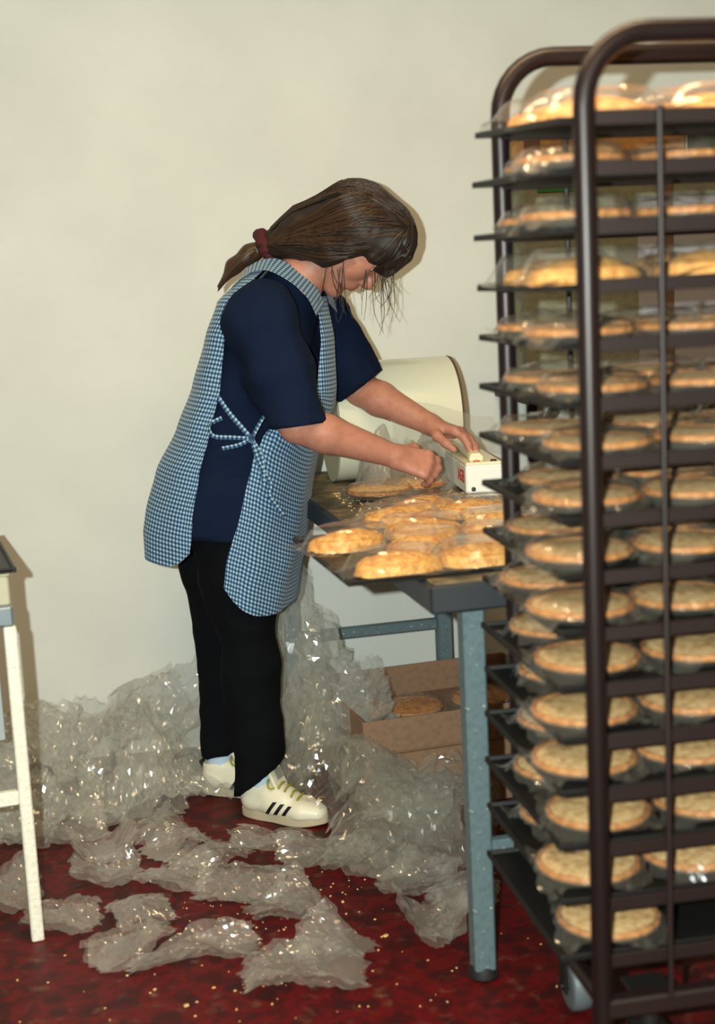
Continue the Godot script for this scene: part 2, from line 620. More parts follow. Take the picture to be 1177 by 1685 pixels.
func pasty(label: String, group: String, at: Vector3, turn: float, look := "pasty crust") -> Node3D:
	var t := thing("wrapped_pasty", label, "pasty", at, turn, group)
	part("pastry", pie_meshes.pasty[rng.randi() % 3], mats[look], t)
	part("film_bag", pie_meshes.bag[rng.randi() % 4], mats["wrapper film"], t)
	return t

func tray_mesh(w: float, d: float) -> Array:
	var base := boxm(Vector3(w, 0.003, d), Vector3(0, 0.0015, 0), 0.001)
	var rim := MB.new()
	for s in [-1, 1]:
		rim.box(Vector3(0, 0.0055, s * (d / 2 - 0.004)), Vector3(w, 0.009, 0.006), Basis(Vector3.RIGHT, s * 0.35), 0.0015)
		rim.box(Vector3(s * (w / 2 - 0.004), 0.0055, 0), Vector3(0.006, 0.009, d), Basis(Vector3.BACK, -s * 0.35), 0.0015)
	return [base, rim.mesh()]

func tray(label: String, at: Vector3, turn: float, ms: Array, group := "") -> Node3D:
	var t := thing("baking_tray", label, "tray", at, turn, group)
	part("tray_base", ms[0], mats["tray steel"], t)
	part("tray_rim", ms[1], mats["tray steel"], t)
	return t

# ------------------------------------------------------------------ scene
func _ready() -> void:
	rng.seed = 90210
	# camera, sky, lights, exposure
	var cam := Camera3D.new()
	cam.name = "camera"
	var att := CameraAttributesPhysical.new()
	att.frustum_focal_length = 33.33
	att.frustum_focus_distance = 3.45
	att.frustum_near = 0.05
	att.frustum_far = 100.0
	att.exposure_aperture = 1.6
	cam.attributes = att
	add_child(cam)
	cam.position = Vector3(0, 1.35, 4.05)
	cam.basis = Basis(Vector3.UP, deg_to_rad(-10)) * Basis(Vector3.RIGHT, deg_to_rad(-9.5)) * Basis(Vector3.BACK, deg_to_rad(-2.8))
	cam.current = true
	var env := Environment.new()
	env.background_mode = Environment.BG_COLOR
	env.background_color = Color(0.02, 0.02, 0.02)
	env.tonemap_mode = Environment.TONE_MAPPER_LINEAR
	env.tonemap_exposure = 0.885
	env.sdfgi_enabled = true
	env.ssao_enabled = true
	env.ssil_enabled = true
	var we := WorldEnvironment.new()
	we.name = "world"
	we.environment = env
	add_child(we)
	var flash := SpotLight3D.new()   # the photographer's flash, beside the lens
	flash.name = "camera_flash"
	flash.light_color = Color(0.95, 1.0, 0.975)
	flash.light_energy = 12.0
	flash.light_size = 0.012
	flash.spot_angle = 42.0
	flash.spot_angle_attenuation = 0.6
	flash.spot_range = 12.0
	flash.spot_attenuation = 2.0
	flash.shadow_enabled = true
	add_child(flash)
	flash.transform = cam.transform.translated_local(Vector3(-0.115, 0.035, 0.0))
	make_materials()
	room()
	make_pie_meshes()
	work_table()
	rack()
	stock_shelf()
	white_table()
	carton_under_table()
	person()
	film_on_floor()
	crumbs()

func room() -> void:
	var x0 := -2.0
	var x1 := 2.9
	var z1 := 5.8
	var hh := 2.7
	var cx := (x0 + x1) / 2
	struct("floor", boxm(Vector3(x1 - x0 + 0.24, 0.1, z1 + 0.24), Vector3(cx, -0.05, z1 / 2), 0.0), mats["red floor paint"])
	struct("ceiling", boxm(Vector3(x1 - x0 + 0.24, 0.1, z1 + 0.24), Vector3(cx, hh + 0.05, z1 / 2), 0.0), mats["ceiling paint"])
	struct("wall_back", boxm(Vector3(x1 - x0 + 0.24, hh, 0.12), Vector3(cx, hh / 2, -0.06), 0.0), mats["wall paint"])
	struct("wall_front", boxm(Vector3(x1 - x0 + 0.24, hh, 0.12), Vector3(cx, hh / 2, z1 + 0.06), 0.0), mats["wall paint"])
	struct("wall_left", boxm(Vector3(0.12, hh, z1), Vector3(x0 - 0.06, hh / 2, z1 / 2), 0.0), mats["wall paint"])
	struct("wall_right", boxm(Vector3(0.12, hh, z1), Vector3(x1 + 0.06, hh / 2, z1 / 2), 0.0), mats["wall paint"])
	var glow := mat("lit diffuser", Color(0.9, 0.9, 0.85), 0.6)
	glow.emission_enabled = true
	glow.emission = Color(1.0, 0.873, 0.69)
	glow.emission_energy_multiplier = 1.0
	for k in 2:
		var z := 1.9 + k * 2.0
		var t := thing("ceiling_light", ["white fluorescent ceiling fitting over the work table", "white fluorescent ceiling fitting above the open floor"][k], "ceiling light", Vector3(0.4, hh, z))
		part("housing", boxm(Vector3(1.5, 0.05, 0.16), Vector3(0, -0.025, 0), 0.008), mats["white plastic"], t)
		part("diffuser", boxm(Vector3(1.46, 0.03, 0.13), Vector3(0, -0.064, 0), 0.01), glow, t)
		var l := AreaLight3D.new()
		l.name = "fluorescent_lamp"
		l.area_size = Vector2(1.46, 0.13)
		l.light_color = Color(1.0, 0.875, 0.68)
		l.light_energy = 3.4
		l.area_range = 12.0
		l.area_attenuation = 2.0
		l.shadow_enabled = true
		t.add_child(l)
		l.position = Vector3(0, -0.085, 0)
		l.rotation.x = -PI / 2

func work_table() -> void:
	var turn := deg_to_rad(3.0)
	var t := thing("work_table", "long steel-topped work table on chipped blue square legs, strewn with crumbs", "table", Vector3(0.556, 0, 1.64), turn)
	var w := 0.52
	var d := 1.56
	part("tabletop", boxm(Vector3(w, 0.012, d), Vector3(w / 2, 0.794, -d / 2), 0.003), mats["table steel"], t)
	var rim := MB.new()
	for s in [0, 1]:
		rim.box(Vector3(s * w, 0.772, -d / 2), Vector3(0.022, 0.052, d + 0.02), Basis(), 0.008)
		rim.box(Vector3(w / 2, 0.772, -s * d), Vector3(w + 0.02, 0.052, 0.022), Basis(), 0.008)
	part("tabletop_edge", rim.mesh(), mats["table edge"], t, "dark blue-grey rolled table edge")
	var foot := MB.new()
	foot.lathe([Vector2(0.001, 0.0), Vector2(0.027, 0.0), Vector2(0.03, 0.006), Vector2(0.024, 0.02), Vector2(0.02, 0.028)], 20)
	var foot_m := foot.mesh()
	var inset := [[0.09, -0.075], [w - 0.04, -0.075], [0.0, -d + 0.09], [w - 0.075, -d + 0.09]]
	for k in 4:
		var leg := MB.new()
		var at := Vector3(inset[k][0], 0, inset[k][1])
		leg.box(at + Vector3(0, 0.387, 0), Vector3(0.042, 0.74, 0.042), Basis(), 0.004)
		var l := part("leg", leg.mesh(), mats["blue paint"], t)
		var f := part("rubber_foot", foot_m, mats["black rubber"], l)
		f.position = at
	for s in 2:
		var a := Vector3(inset[s * 2][0], 0, inset[s * 2][1])
		var b := Vector3(inset[s * 2 + 1][0], 0, inset[s * 2 + 1][1])
		part("rail", boxm(Vector3(b.x - a.x - 0.04, 0.03, 0.024), (a + b) / 2 + Vector3(0, 0.345 if s == 1 else 0.262, 0), 0.003), mats["blue paint"], t)
		part("apron", boxm(Vector3(b.x - a.x - 0.04, 0.03, 0.02), (a + b) / 2 + Vector3(0, 0.745, 0), 0.003), mats["blue paint"], t)
	# what stands on it
	var ms := tray_mesh(0.60, 0.48)
	tray("black baking tray overhanging the corner of the work table, covered in wrapped pasties", Vector3(0.690, 0.8005, 1.345), deg_to_rad(4.0), ms)
	var y := 0.8035
	pasty("golden wrapped pasty at the overhanging corner of the table tray, long side out", "pasties on the table", Vector3(0.512, y, 1.535), 0.1)
	pasty("golden wrapped pasty at the tray edge above the blue table leg", "pasties on the table", Vector3(0.675, y, 1.52), -0.15)
	pasty("flat wrapped pasty poking out past the table tray's far side corner by the apron", "pasties on the table", Vector3(0.468, y, 1.27), 0.3)
	pasty("wrapped pasty in the middle of the table tray, behind the corner pasty", "pasties on the table", Vector3(0.60, y, 1.375), 0.5)
	pasty("wrapped pasty in the middle of the table tray, nearest the rack", "pasties on the table", Vector3(0.765, y, 1.37), -0.3)
	pasty("wrapped pasty on the back part of the table tray, second from the apron", "pasties on the table", Vector3(0.635, y, 1.21), -0.1)
	pasty("wrapped pasty on the back part of the table tray, third from the apron", "pasties on the table", Vector3(0.80, y, 1.20), 0.2)
	y = 0.8005
	pasty("wrapped pasty lying on the bare tabletop just behind the tray, by the woman", "pasties on the table", Vector3(0.625, y, 1.02), 0.1)
	pasty("wrapped pasty lying on the tabletop behind the tray, towards the white sealer", "pasties on the table", Vector3(0.80, y, 1.0), -0.2)
	pasty("wrapped pasty on the tabletop below the woman's fist", "pasties on the table", Vector3(0.71, y, 0.90), 0.4)
	pie("wrapped pie half hidden behind the woman's fist, beside the sealer", "pies by the sealer", Vector3(0.765, y, 0.56))
	pie("wrapped pie in a foil dish under the woman's outstretched arms", "pies by the sealer", Vector3(0.66, y, 0.63))
	# bags of film by the roll
	for k in 3:
		var mb := MB.new()
		var fs := folds(14, 0.16)
		var gs := folds(7, 0.08)
		for layer in 2:
			sheet(mb, 0.17, 0.13, 30, 0.12, fs, gs, func(p): return Vector3(p.x, 0.004 + maxf(0.0, p.y + (0.03 + layer * 0.075) * smoothstep(0.10, 0.02, Vector2(p.x, p.z * 1.2).length())), p.z), Transform3D(), 0.012, 0.4)
		solo("film_bag", mb.mesh(false), mats["floor film"], ["crumpled clear bag on the tabletop just behind the woman's fist", "crumpled clear bag on the tabletop touching the sealer's side", "crumpled clear bag on the tabletop under the woman's stretched far forearm"][k], "plastic bag", [Vector3(0.77, y, 0.53), Vector3(0.83, y, 0.53), Vector3(0.68, y + 0.002, 0.53)][k] + Vector3(0, 0.0, 0.0), k * 0.8, "bags on the table")
	# the roll of film
	var roll := thing("film_roll", "big glossy roll of translucent wrapping film lying at the wall end of the table", "film roll", Vector3(0.765, 0.9605, 0.29))
	var body := MB.new()
	var prof := [Vector2(0.045, -0.165), Vector2(0.155, -0.165), Vector2(0.159, -0.161), Vector2(0.159, 0.161), Vector2(0.155, 0.165), Vector2(0.045, 0.165)]
	body.lathe(prof, 64, Vector3.ZERO, Basis(Vector3.BACK, -PI / 2))
	part("wound_film", body.mesh(), mats["film roll"], roll)
	for s in [-1, 1]:
		var fl := MB.new()
		fl.lathe([Vector2(0.02, -0.0015), Vector2(0.159, -0.0015), Vector2(0.1598, 0.0), Vector2(0.159, 0.0015), Vector2(0.02, 0.0015)], 64, Vector3(s * 0.167, 0, 0), Basis(Vector3.BACK, -PI / 2))
		part("end_card", fl.mesh(), mats["brown card"] if s == 1 else mats["cream board"], roll)
	var core := MB.new()
	core.lathe([Vector2(0.04, -0.17), Vector2(0.046, -0.17), Vector2(0.046, 0.17), Vector2(0.04, 0.17), Vector2(0.04, -0.17)], 32, Vector3.ZERO, Basis(Vector3.BACK, -PI / 2))
	part("card_core", core.mesh(), mats["brown card"], roll)
	# film drawn off the roll towards the sealer
	var df := MB.new()
	var ff := folds(9, 0.05)
	df.grid(30, 30, func(u, v):
		var x := lerpf(0.70, 0.985, u) + 0.02 * sin(v * 5.0)
		var top: float = lerpf(1.0, 0.985, u) - 0.09 * v - 0.07 * maxf(0.0, u - 0.55) * v
		return Vector3(x, top + crumple(Vector2(u - 0.5, v - 0.5), ff), lerpf(0.475, 0.60, v) + 0.5 * crumple(Vector2(v - 0.5, u - 0.5), ff)))
	solo("film_sheet", df.mesh(false), mats["bag film"], "loose clear sheet of film held up between the roll and the sealer", "plastic film")
	# the heat sealer
	var hs := thing("bag_sealer", "white box-shaped heat sealer with red lettering under the woman's hands", "bag sealer", Vector3(0.859, 0.8005, 0.721), deg_to_rad(-4.0))
	part("body", boxm(Vector3(0.092, 0.070, 0.30), Vector3(0.046, 0.041, -0.15), 0.004), mats["white plastic"], hs)
	part("top_cover", boxm(Vector3(0.090, 0.008, 0.296), Vector3(0.046, 0.079, -0.15), 0.003), mats["cream plastic"], hs)
	var arm := MB.new()
	arm.box(Vector3(0.032, 0.100, -0.16), Vector3(0.030, 0.020, 0.27), Basis(Vector3.RIGHT, 0.06), 0.005)
	arm.box(Vector3(0.032, 0.090, -0.035), Vector3(0.036, 0.014, 0.03), Basis(), 0.003)
	part("sealing_arm", arm.mesh(), mats["cream plastic"], hs)
	for k in 2:
		var sc := MB.new()
		sc.lathe([Vector2(0.008, 0.0), Vector2(0.008, 0.003), Vector2(0.006, 0.004), Vector2(0.0005, 0.004)], 16, Vector3(0.030 + k * 0.042, 0.083, -0.012))
		part("screw_cap", sc.mesh(), mats["orange print"] if k == 0 else mats["dark mark"], hs)
	var knob := MB.new()
	knob.lathe([Vector2(0.0055, 0.0), Vector2(0.0055, 0.002), Vector2(0.004, 0.003), Vector2(0.0005, 0.003)], 16, Vector3(0.018, 0.018, 0.0), Basis(Vector3.RIGHT, PI / 2))
	part("switch", knob.mesh(), mats["dark mark"], hs)
	var ft := MB.new()
	for q in [[0.012, -0.015], [0.08, -0.015], [0.012, -0.285], [0.08, -0.285]]:
		ft.lathe([Vector2(0.0005, 0.0), Vector2(0.007, 0.0), Vector2(0.007, 0.006)], 12, Vector3(q[0], 0, q[1]))
	part("rubber_feet", ft.mesh(), mats["black rubber"], hs)
	var tm := TextMesh.new()
	var sf := SystemFont.new()
	sf.font_names = PackedStringArray(["Droid Sans"])
	sf.font_weight = 700
	tm.font = sf
	tm.text = "AGB"
	tm.font_size = 34
	tm.pixel_size = 0.0012
	tm.depth = 0.0012
	var word := part("lettering", tm, mats["red print"], hs, "red block letters on the side")
	word.rotation.y = -PI / 2
	word.position = Vector3(-0.0003, 0.045, -0.062)

func rack() -> void:
	var x0 := 0.692
	var x1 := 1.43
	var zf := 2.12
	var zb := 1.655
	var level := [1.5365, 1.468, 1.388, 1.307, 1.224, 1.141, 1.057, 0.973, 0.889, 0.804, 0.7195, 0.639, 0.557, 0.4715, 0.384, 0.293]
	var raised := [0.024, 0.011, 0.003]   # the top rails at the far side sit a little high
	var t := thing("tray_rack", "tall dark brown tubular steel tray rack on casters, full of pie trays", "rack", Vector3(0, 0, 0))
	for z in [zf, zb]:
		var top := 1.660 if z == zf else 1.696
		var xp := 0.684 if z == zf else 0.700
		var path := []
		path.append(Vector3(xp, 0.20, z))
		for k in 8:
			path.append(Vector3(xp, lerpf(0.3, top - 0.10, k / 7.0), z))
		for k in 8:
			var a := PI - PI / 2 * (k + 1) / 8.0
			path.append(Vector3(xp + 0.095 + cos(a) * 0.095, top - 0.095 + sin(a) * 0.095, z))
		for k in 8:
			var a := PI / 2 - PI / 2 * k / 8.0
			path.append(Vector3(x1 - 0.095 + cos(a) * 0.095, top - 0.095 + sin(a) * 0.095, z))
		path.append(Vector3(x1, top - 0.12, z))
		path.append(Vector3(x1, 0.20, z))
		var mb := MB.new()
		mb.tube(path, [0.0162], 14)
		var fr := part("near_frame" if z == zf else "far_frame", mb.mesh(), mats["rack steel"], t)
		var rod := MB.new()
		var xr := 0.788 if z == zf else 0.820
		var zr: float = z + (0.016 if z == zf else -0.016)
		rod.tube([Vector3(xr, 0.235, zr), Vector3(xr, 1.56, zr)], [0.005], 8)
		rod.tube([Vector3(xr + 0.42, 0.235, zr), Vector3(xr + 0.42, 1.56, zr)], [0.005], 8)
		part("rod", rod.mesh(), mats["rack rail"], fr)
		for k in 16:
			var y: float = level[k] + (raised[k] if z == zb and k < 3 else 0.0)
			var rl := MB.new()
			var inward := -1.0 if z == zf else 1.0
			rl.box(Vector3((xp + x1) / 2, y + 0.0095, z - inward * 0.006), Vector3(x1 - xp + 0.01, 0.021, 0.004), Basis(), 0.001)
			rl.box(Vector3((xp + x1) / 2, y + 0.0015, z + inward * 0.012), Vector3(x1 - xp + 0.01, 0.003, 0.036), Basis(), 0.001)
			part("rail", rl.mesh(), mats["rack rail"], fr)
	for x in [x0, x1]:
		for y in [0.225, 1.40]:
			if x == x0 and y > 1.0:
				continue
			var cb := MB.new()
			cb.tube([Vector3(x, y, zb), Vector3(x, y, zf)], [0.014], 10)
			part("cross_bar", cb.mesh(), mats["rack steel"], t)
	for z in [zf, zb]:
		part("base_bar", boxm(Vector3(x1 - x0 + 0.03, 0.03, 0.03), Vector3((x0 + x1) / 2, 0.225, z), 0.004), mats["rack rail"], t)
	for q in [[0.775, 1.735], [1.35, 1.735], [0.79, 2.04], [1.35, 2.04]]:
		var fork := MB.new()
		fork.box(Vector3(q[0], 0.204, q[1]), Vector3(0.07, 0.008, 0.07), Basis(), 0.002)
		fork.tube([Vector3(q[0], 0.205, q[1]), Vector3(q[0], 0.135, q[1])], [0.016], 12)
		for s in [-1, 1]:
			fork.box(Vector3(q[0] + s * 0.026, 0.09, q[1] - 0.01), Vector3(0.004, 0.10, 0.04), Basis(), 0.001)
		fork.box(Vector3(q[0], 0.136, q[1] - 0.005), Vector3(0.056, 0.008, 0.05), Basis(), 0.002)
		fork.tube([Vector3(q[0] - 0.032, 0.048, q[1] - 0.012), Vector3(q[0] + 0.032, 0.048, q[1] - 0.012)], [0.006], 8)
		var c := part("caster", fork.mesh(), mats["caster steel"], t)
		var wh := MB.new()
		wh.lathe([Vector2(0.01, -0.018), Vector2(0.040, -0.019), Vector2(0.047, -0.015), Vector2(0.0485, 0.0), Vector2(0.047, 0.015), Vector2(0.040, 0.019), Vector2(0.01, 0.018)], 32, Vector3(q[0], 0.0485, q[1] - 0.012), Basis(Vector3.BACK, -PI / 2))
		part("wheel", wh.mesh(), mats["wheel grey"], c)
	var nth := ["top", "second", "third", "fourth", "fifth", "sixth", "seventh", "eighth", "ninth", "tenth", "eleventh", "twelfth", "thirteenth", "fourteenth", "fifteenth", "lowest"]
	var ms := tray_mesh(0.76, 0.424)
	for k in 16:
		var y: float = level[k] + 0.0035
		var xt := 0.645 - 0.0012 * k + rng.randf_range(-0.004, 0.004)
		if k == 15:
			xt = 0.626
		tray("black baking tray of wrapped pies, %s from the rack's top" % nth[k] if k > 0 and k < 15 else ["black baking tray of pale pies at the very top of the rack", "nearly empty black baking tray on the rack's lowest rails"][int(k == 15)], Vector3(xt + 0.38, y + (raised[k] / 2 if k < 3 else 0.0), 1.8875), 0.0, ms, "trays in the rack").rotation.x = (raised[k] / 0.465 if k < 3 else 0.0)
		if k == 15:
			pie("golden wrapped pie alone on the rack's lowest tray, half hidden by the rail above", "wrapped pies in the rack", Vector3(0.735, y + 0.0035, 2.01))
			continue
		var yy := y + 0.0035
		var up: float = raised[k] if k < 3 else 0.0
		var look := "pie lid"
		var tall := 1.0
		if k == 0:
			look = "pie lid pale"
			tall = 1.0
		elif k in [2, 3]:
			look = "pie lid brown"
			tall = 1.12
		elif k == 1:
			look = "pie lid brown"
		var kind: String = {"pie lid": "golden", "pie lid pale": "pale", "pie lid brown": "deep brown"}[look]
		if k in [0, 3]:   # these two trays hold pasties
			for c in 5:
				var row: String = "front row, " + ["behind the near post", "past the thin near rod"][c] if c < 2 else "back row, " + ["at the open end", "second from the open end", "third from the open end"][c - 2]
				var p := pasty("%s wrapped pasty on the %s tray down, %s" % [kind, nth[k], row], "wrapped pasties in the rack", Vector3(0.735 + c * 0.19 if c < 2 else 0.75 + (c - 2) * 0.185, yy + up * (0.24 if c < 2 else 0.8), 2.005 if c < 2 else 1.785) + Vector3(rng.randf_range(-0.01, 0.01), 0, 0), rng.randf_range(-0.25, 0.25), "pie lid pale" if k == 0 else "pasty crust")
				for piece in p.get_children():
					piece.scale = Vector3(1.05, 0.95 if k == 0 else 1.15, 1.25)
			continue
		var jx := rng.randf_range(-0.018, 0.018)
		for c in 2:
			pie("%s wrapped pie on the %s tray down, front row, %s" % [kind, nth[k], ["behind the near post", "past the thin near rod"][c]], "wrapped pies in the rack", Vector3(0.715 + jx + c * 0.174 + rng.randf_range(-0.004, 0.004), yy + up * 0.24, 2.004 + rng.randf_range(-0.008, 0.004)), look, true, tall)
		var jb := rng.randf_range(-0.02, 0.02)
		for c in 3:
			pie("%s wrapped pie on the %s tray down, back row, %s" % [kind, nth[k], ["at the open end", "second from the open end", "third from the open end"][c]], "wrapped pies in the rack", Vector3(0.742 + jb + c * 0.174 + rng.randf_range(-0.004, 0.004), yy + up * 0.8, 1.772 + rng.randf_range(-0.006, 0.03)), look, true, tall)

func stock_shelf() -> void:
	var t := thing("wall_shelf", "dark steel shelf fixed to the wall behind the tray rack", "shelf", Vector3(1.45, 0.985, 0.0))
	part("board", boxm(Vector3(0.74, 0.02, 0.34), Vector3(0.06, 0.0, 0.172), 0.003), mats["tray steel"], t)
	for s in [-0.2, 0.3]:
		var b := MB.new()
		b.box(Vector3(s, -0.11, 0.012), Vector3(0.03, 0.2, 0.02), Basis(), 0.003)
		b.box(Vector3(s, -0.10, 0.13), Vector3(0.024, 0.02, 0.30), Basis(Vector3.RIGHT, -0.62), 0.003)
		part("bracket", b.mesh(), mats["tray steel"], t)
	var c := thing("grey_carton", "tall grey-green carton with parcel tape on the shelf behind the rack", "carton", Vector3(1.46, 0.9955, 0.24))
	part("body", boxm(Vector3(0.62, 0.565, 0.14), Vector3(0, 0.2825, 0), 0.005), mats["grey carton"], c)
	part("lid_edge", boxm(Vector3(0.63, 0.012, 0.15), Vector3(0, 0.571, 0), 0.003), mats["cream board"], c)
	part("printed_panel", boxm(Vector3(0.30, 0.50, 0.004), Vector3(0.16, 0.27, 0.072), 0.001), mats["lavender print"], c, "pale lavender printed panel")
	for x in [0.09, 0.28]:
		part("tape", boxm(Vector3(0.045, 0.56, 0.003), Vector3(x, 0.282, 0.0745), 0.001), mats["parcel tape"], c)
	part("green_stripe", boxm(Vector3(0.14, 0.014, 0.004), Vector3(-0.20, 0.552, 0.072), 0.001), mats["green print"], c, "bright green printed stripe")
	var o := thing("orange_carton", "flat orange-brown carton lying on top of the grey carton", "carton", Vector3(1.385, 1.573, 0.24))
	part("body", boxm(Vector3(0.46, 0.145, 0.13), Vector3(0, 0.0725, 0), 0.005), mats["orange carton"], o)
	part("end_flap", boxm(Vector3(0.004, 0.145, 0.13), Vector3(0.233, 0.0725, 0), 0.001), mats["cream board"], o)
	part("printed_patch", boxm(Vector3(0.045, 0.09, 0.003), Vector3(-0.205, 0.06, 0.0665), 0.001), mats["parcel tape"], o)
	var d := thing("green_tin", "dark green tin standing beside the orange carton", "tin", Vector3(1.69, 1.573, 0.24))
	var tin := MB.new()
	tin.lathe([Vector2(0.001, 0.0), Vector2(0.055, 0.0), Vector2(0.057, 0.004), Vector2(0.057, 0.156), Vector2(0.055, 0.16)], 32)
	part("body", tin.mesh(), mats["dark green"], d)
	var lid := MB.new()
	lid.lathe([Vector2(0.058, 0.15), Vector2(0.058, 0.165), Vector2(0.055, 0.167), Vector2(0.001, 0.167)], 32)
	part("lid", lid.mesh(), mats["dark green"], d)

func white_table() -> void:
	var turn := 0.15
	var at := Vector3(-0.203, 0, 1.165)
	var t := thing("white_table", "chipped white-painted table with a steel apron, carrying a beige box and dark tray", "table", at, turn)
	part("leg", boxm(Vector3(0.026, 0.68, 0.026), Vector3(-0.013, 0.34, -0.013), 0.003), mats["white paint"], t)
	part("leg", boxm(Vector3(0.026, 0.68, 0.026), Vector3(-0.87, 0.34, -0.013), 0.003), mats["white paint"], t)
	part("leg", boxm(Vector3(0.026, 0.68, 0.026), Vector3(-0.16, 0.34, -0.43), 0.003), mats["white paint"], t)
	part("leg", boxm(Vector3(0.026, 0.68, 0.026), Vector3(-0.87, 0.34, -0.43), 0.003), mats["white paint"], t)
	part("back_panel", boxm(Vector3(0.86, 0.36, 0.012), Vector3(-0.445, 0.50, -0.41), 0.002), mats["grey blue paint"], t, "grey-blue painted panel")
	part("stretcher", boxm(Vector3(0.83, 0.03, 0.02), Vector3(-0.44, 0.318, -0.013), 0.003), mats["white paint"], t)
	part("apron", boxm(Vector3(0.90, 0.044, 0.45), Vector3(-0.453, 0.702, -0.225), 0.006), mats["galvanised"], t, "scuffed galvanised apron")
	var c := thing("beige_slab", "flat beige board box lying on the white table under a tray", "board box", at + Vector3(0, 0.7245, 0), turn)
	part("body", boxm(Vector3(0.88, 0.062, 0.45), Vector3(-0.447, 0.031, -0.225), 0.004), mats["cream board"], c)
	part("lid", boxm(Vector3(0.884, 0.004, 0.454), Vector3(-0.447, 0.064, -0.225), 0.001), mats["cream board"], c)
	var ms := tray_mesh(0.76, 0.46)
	var b := Basis(Vector3.UP, turn)
	tray("dark baking tray lying on the beige box on the white table", at + Vector3(0.010, 0.7915, 0.002) + b * Vector3(-0.38, 0, -0.23), turn, ms)
	solo("paper_sheet", boxm(Vector3(0.62, 0.006, 0.36), Vector3(0, 0.004, 0), 0.002), mats["galvanised"], "pale grey-blue sheet lying in the tray on the white table", "paper", at + Vector3(0.010, 0.795, 0.002) + b * Vector3(-0.385, 0, -0.23), turn)

func carton_under_table() -> void:
	var t := thing("open_carton", "open shallow brown cardboard carton holding pies under the work table", "carton", Vector3(0.83, 0, 0.46), deg_to_rad(6.0))
	var w := 0.56
	var d := 0.46
	part("base", boxm(Vector3(w, 0.17, d), Vector3(0, 0.085, 0), 0.003), mats["carton board"], t)
	for s in [-1, 1]:
		part("wall", boxm(Vector3(w, 0.085, 0.006), Vector3(0, 0.2125, s * (d / 2 - 0.003)), 0.002), mats["carton board"], t)
		part("wall", boxm(Vector3(0.006, 0.085, d - 0.012), Vector3(s * (w / 2 - 0.003), 0.2125, 0), 0.002), mats["carton board"], t)
	part("seam", boxm(Vector3(w + 0.004, 0.004, 0.004), Vector3(0, 0.165, d / 2 + 0.001), 0.001), mats["brown card"], t)
	for x in [0.05, 0.075]:
		part("printed_line", boxm(Vector3(0.003, 0.07, 0.002), Vector3(x, 0.212, d / 2 + 0.001), 0.0005), mats["parcel tape"], t)
	pie("brown-topped pie in foil lying in the open carton under the table", "pies in the carton", Vector3(0.765, 0.1705, 0.42), "pie lid brown")
	pie("dark pie in the carton's far corner, just behind the blue leg", "pies in the carton", Vector3(0.96, 0.1705, 0.40), "pie lid brown")
	pie("pie in the carton next to its rear wall, partly behind film", "pies in the carton", Vector3(0.63, 0.1705, 0.40), "pie lid brown")
	var c := thing("plain_carton", "plain closed brown carton standing behind the rack's lower trays", "carton", Vector3(1.27, 0, 0.42), deg_to_rad(4.0))
	part("body", boxm(Vector3(0.30, 0.235, 0.34), Vector3(0, 0.1175, 0), 0.004), mats["carton board"], c)
	part("tape", boxm(Vector3(0.302, 0.002, 0.05), Vector3(0, 0.236, 0), 0.0005), mats["parcel tape"], c)

# ------------------------------------------------------------------ film litter
func heap_height(x: float, z: float) -> float:
	var h := 0.0
	# along the wall
	var ridge := 0.185 + 0.03 * sin(x * 9.0) + 0.02 * sin(x * 23.0 + 1.0) + 0.07 * smoothstep(0.0, 0.3, x)
	h = ridge * smoothstep(0.60, 0.16, z) * smoothstep(0.40, 0.26, x)
	# round the table legs, beside the carton
	h = maxf(h, 0.36 * exp(-pow((x - 0.50) / 0.13, 2.0) - pow((z - 0.42) / 0.20, 2.0)))
	h = maxf(h, 0.20 * exp(-pow((x - 0.58) / 0.17, 2.0) - pow((z - 0.80) / 0.20, 2.0)))
	h = maxf(h, 0.14 * exp(-pow((x - 0.72) / 0.17, 2.0) - pow((z - 0.86) / 0.18, 2.0)))
	return h

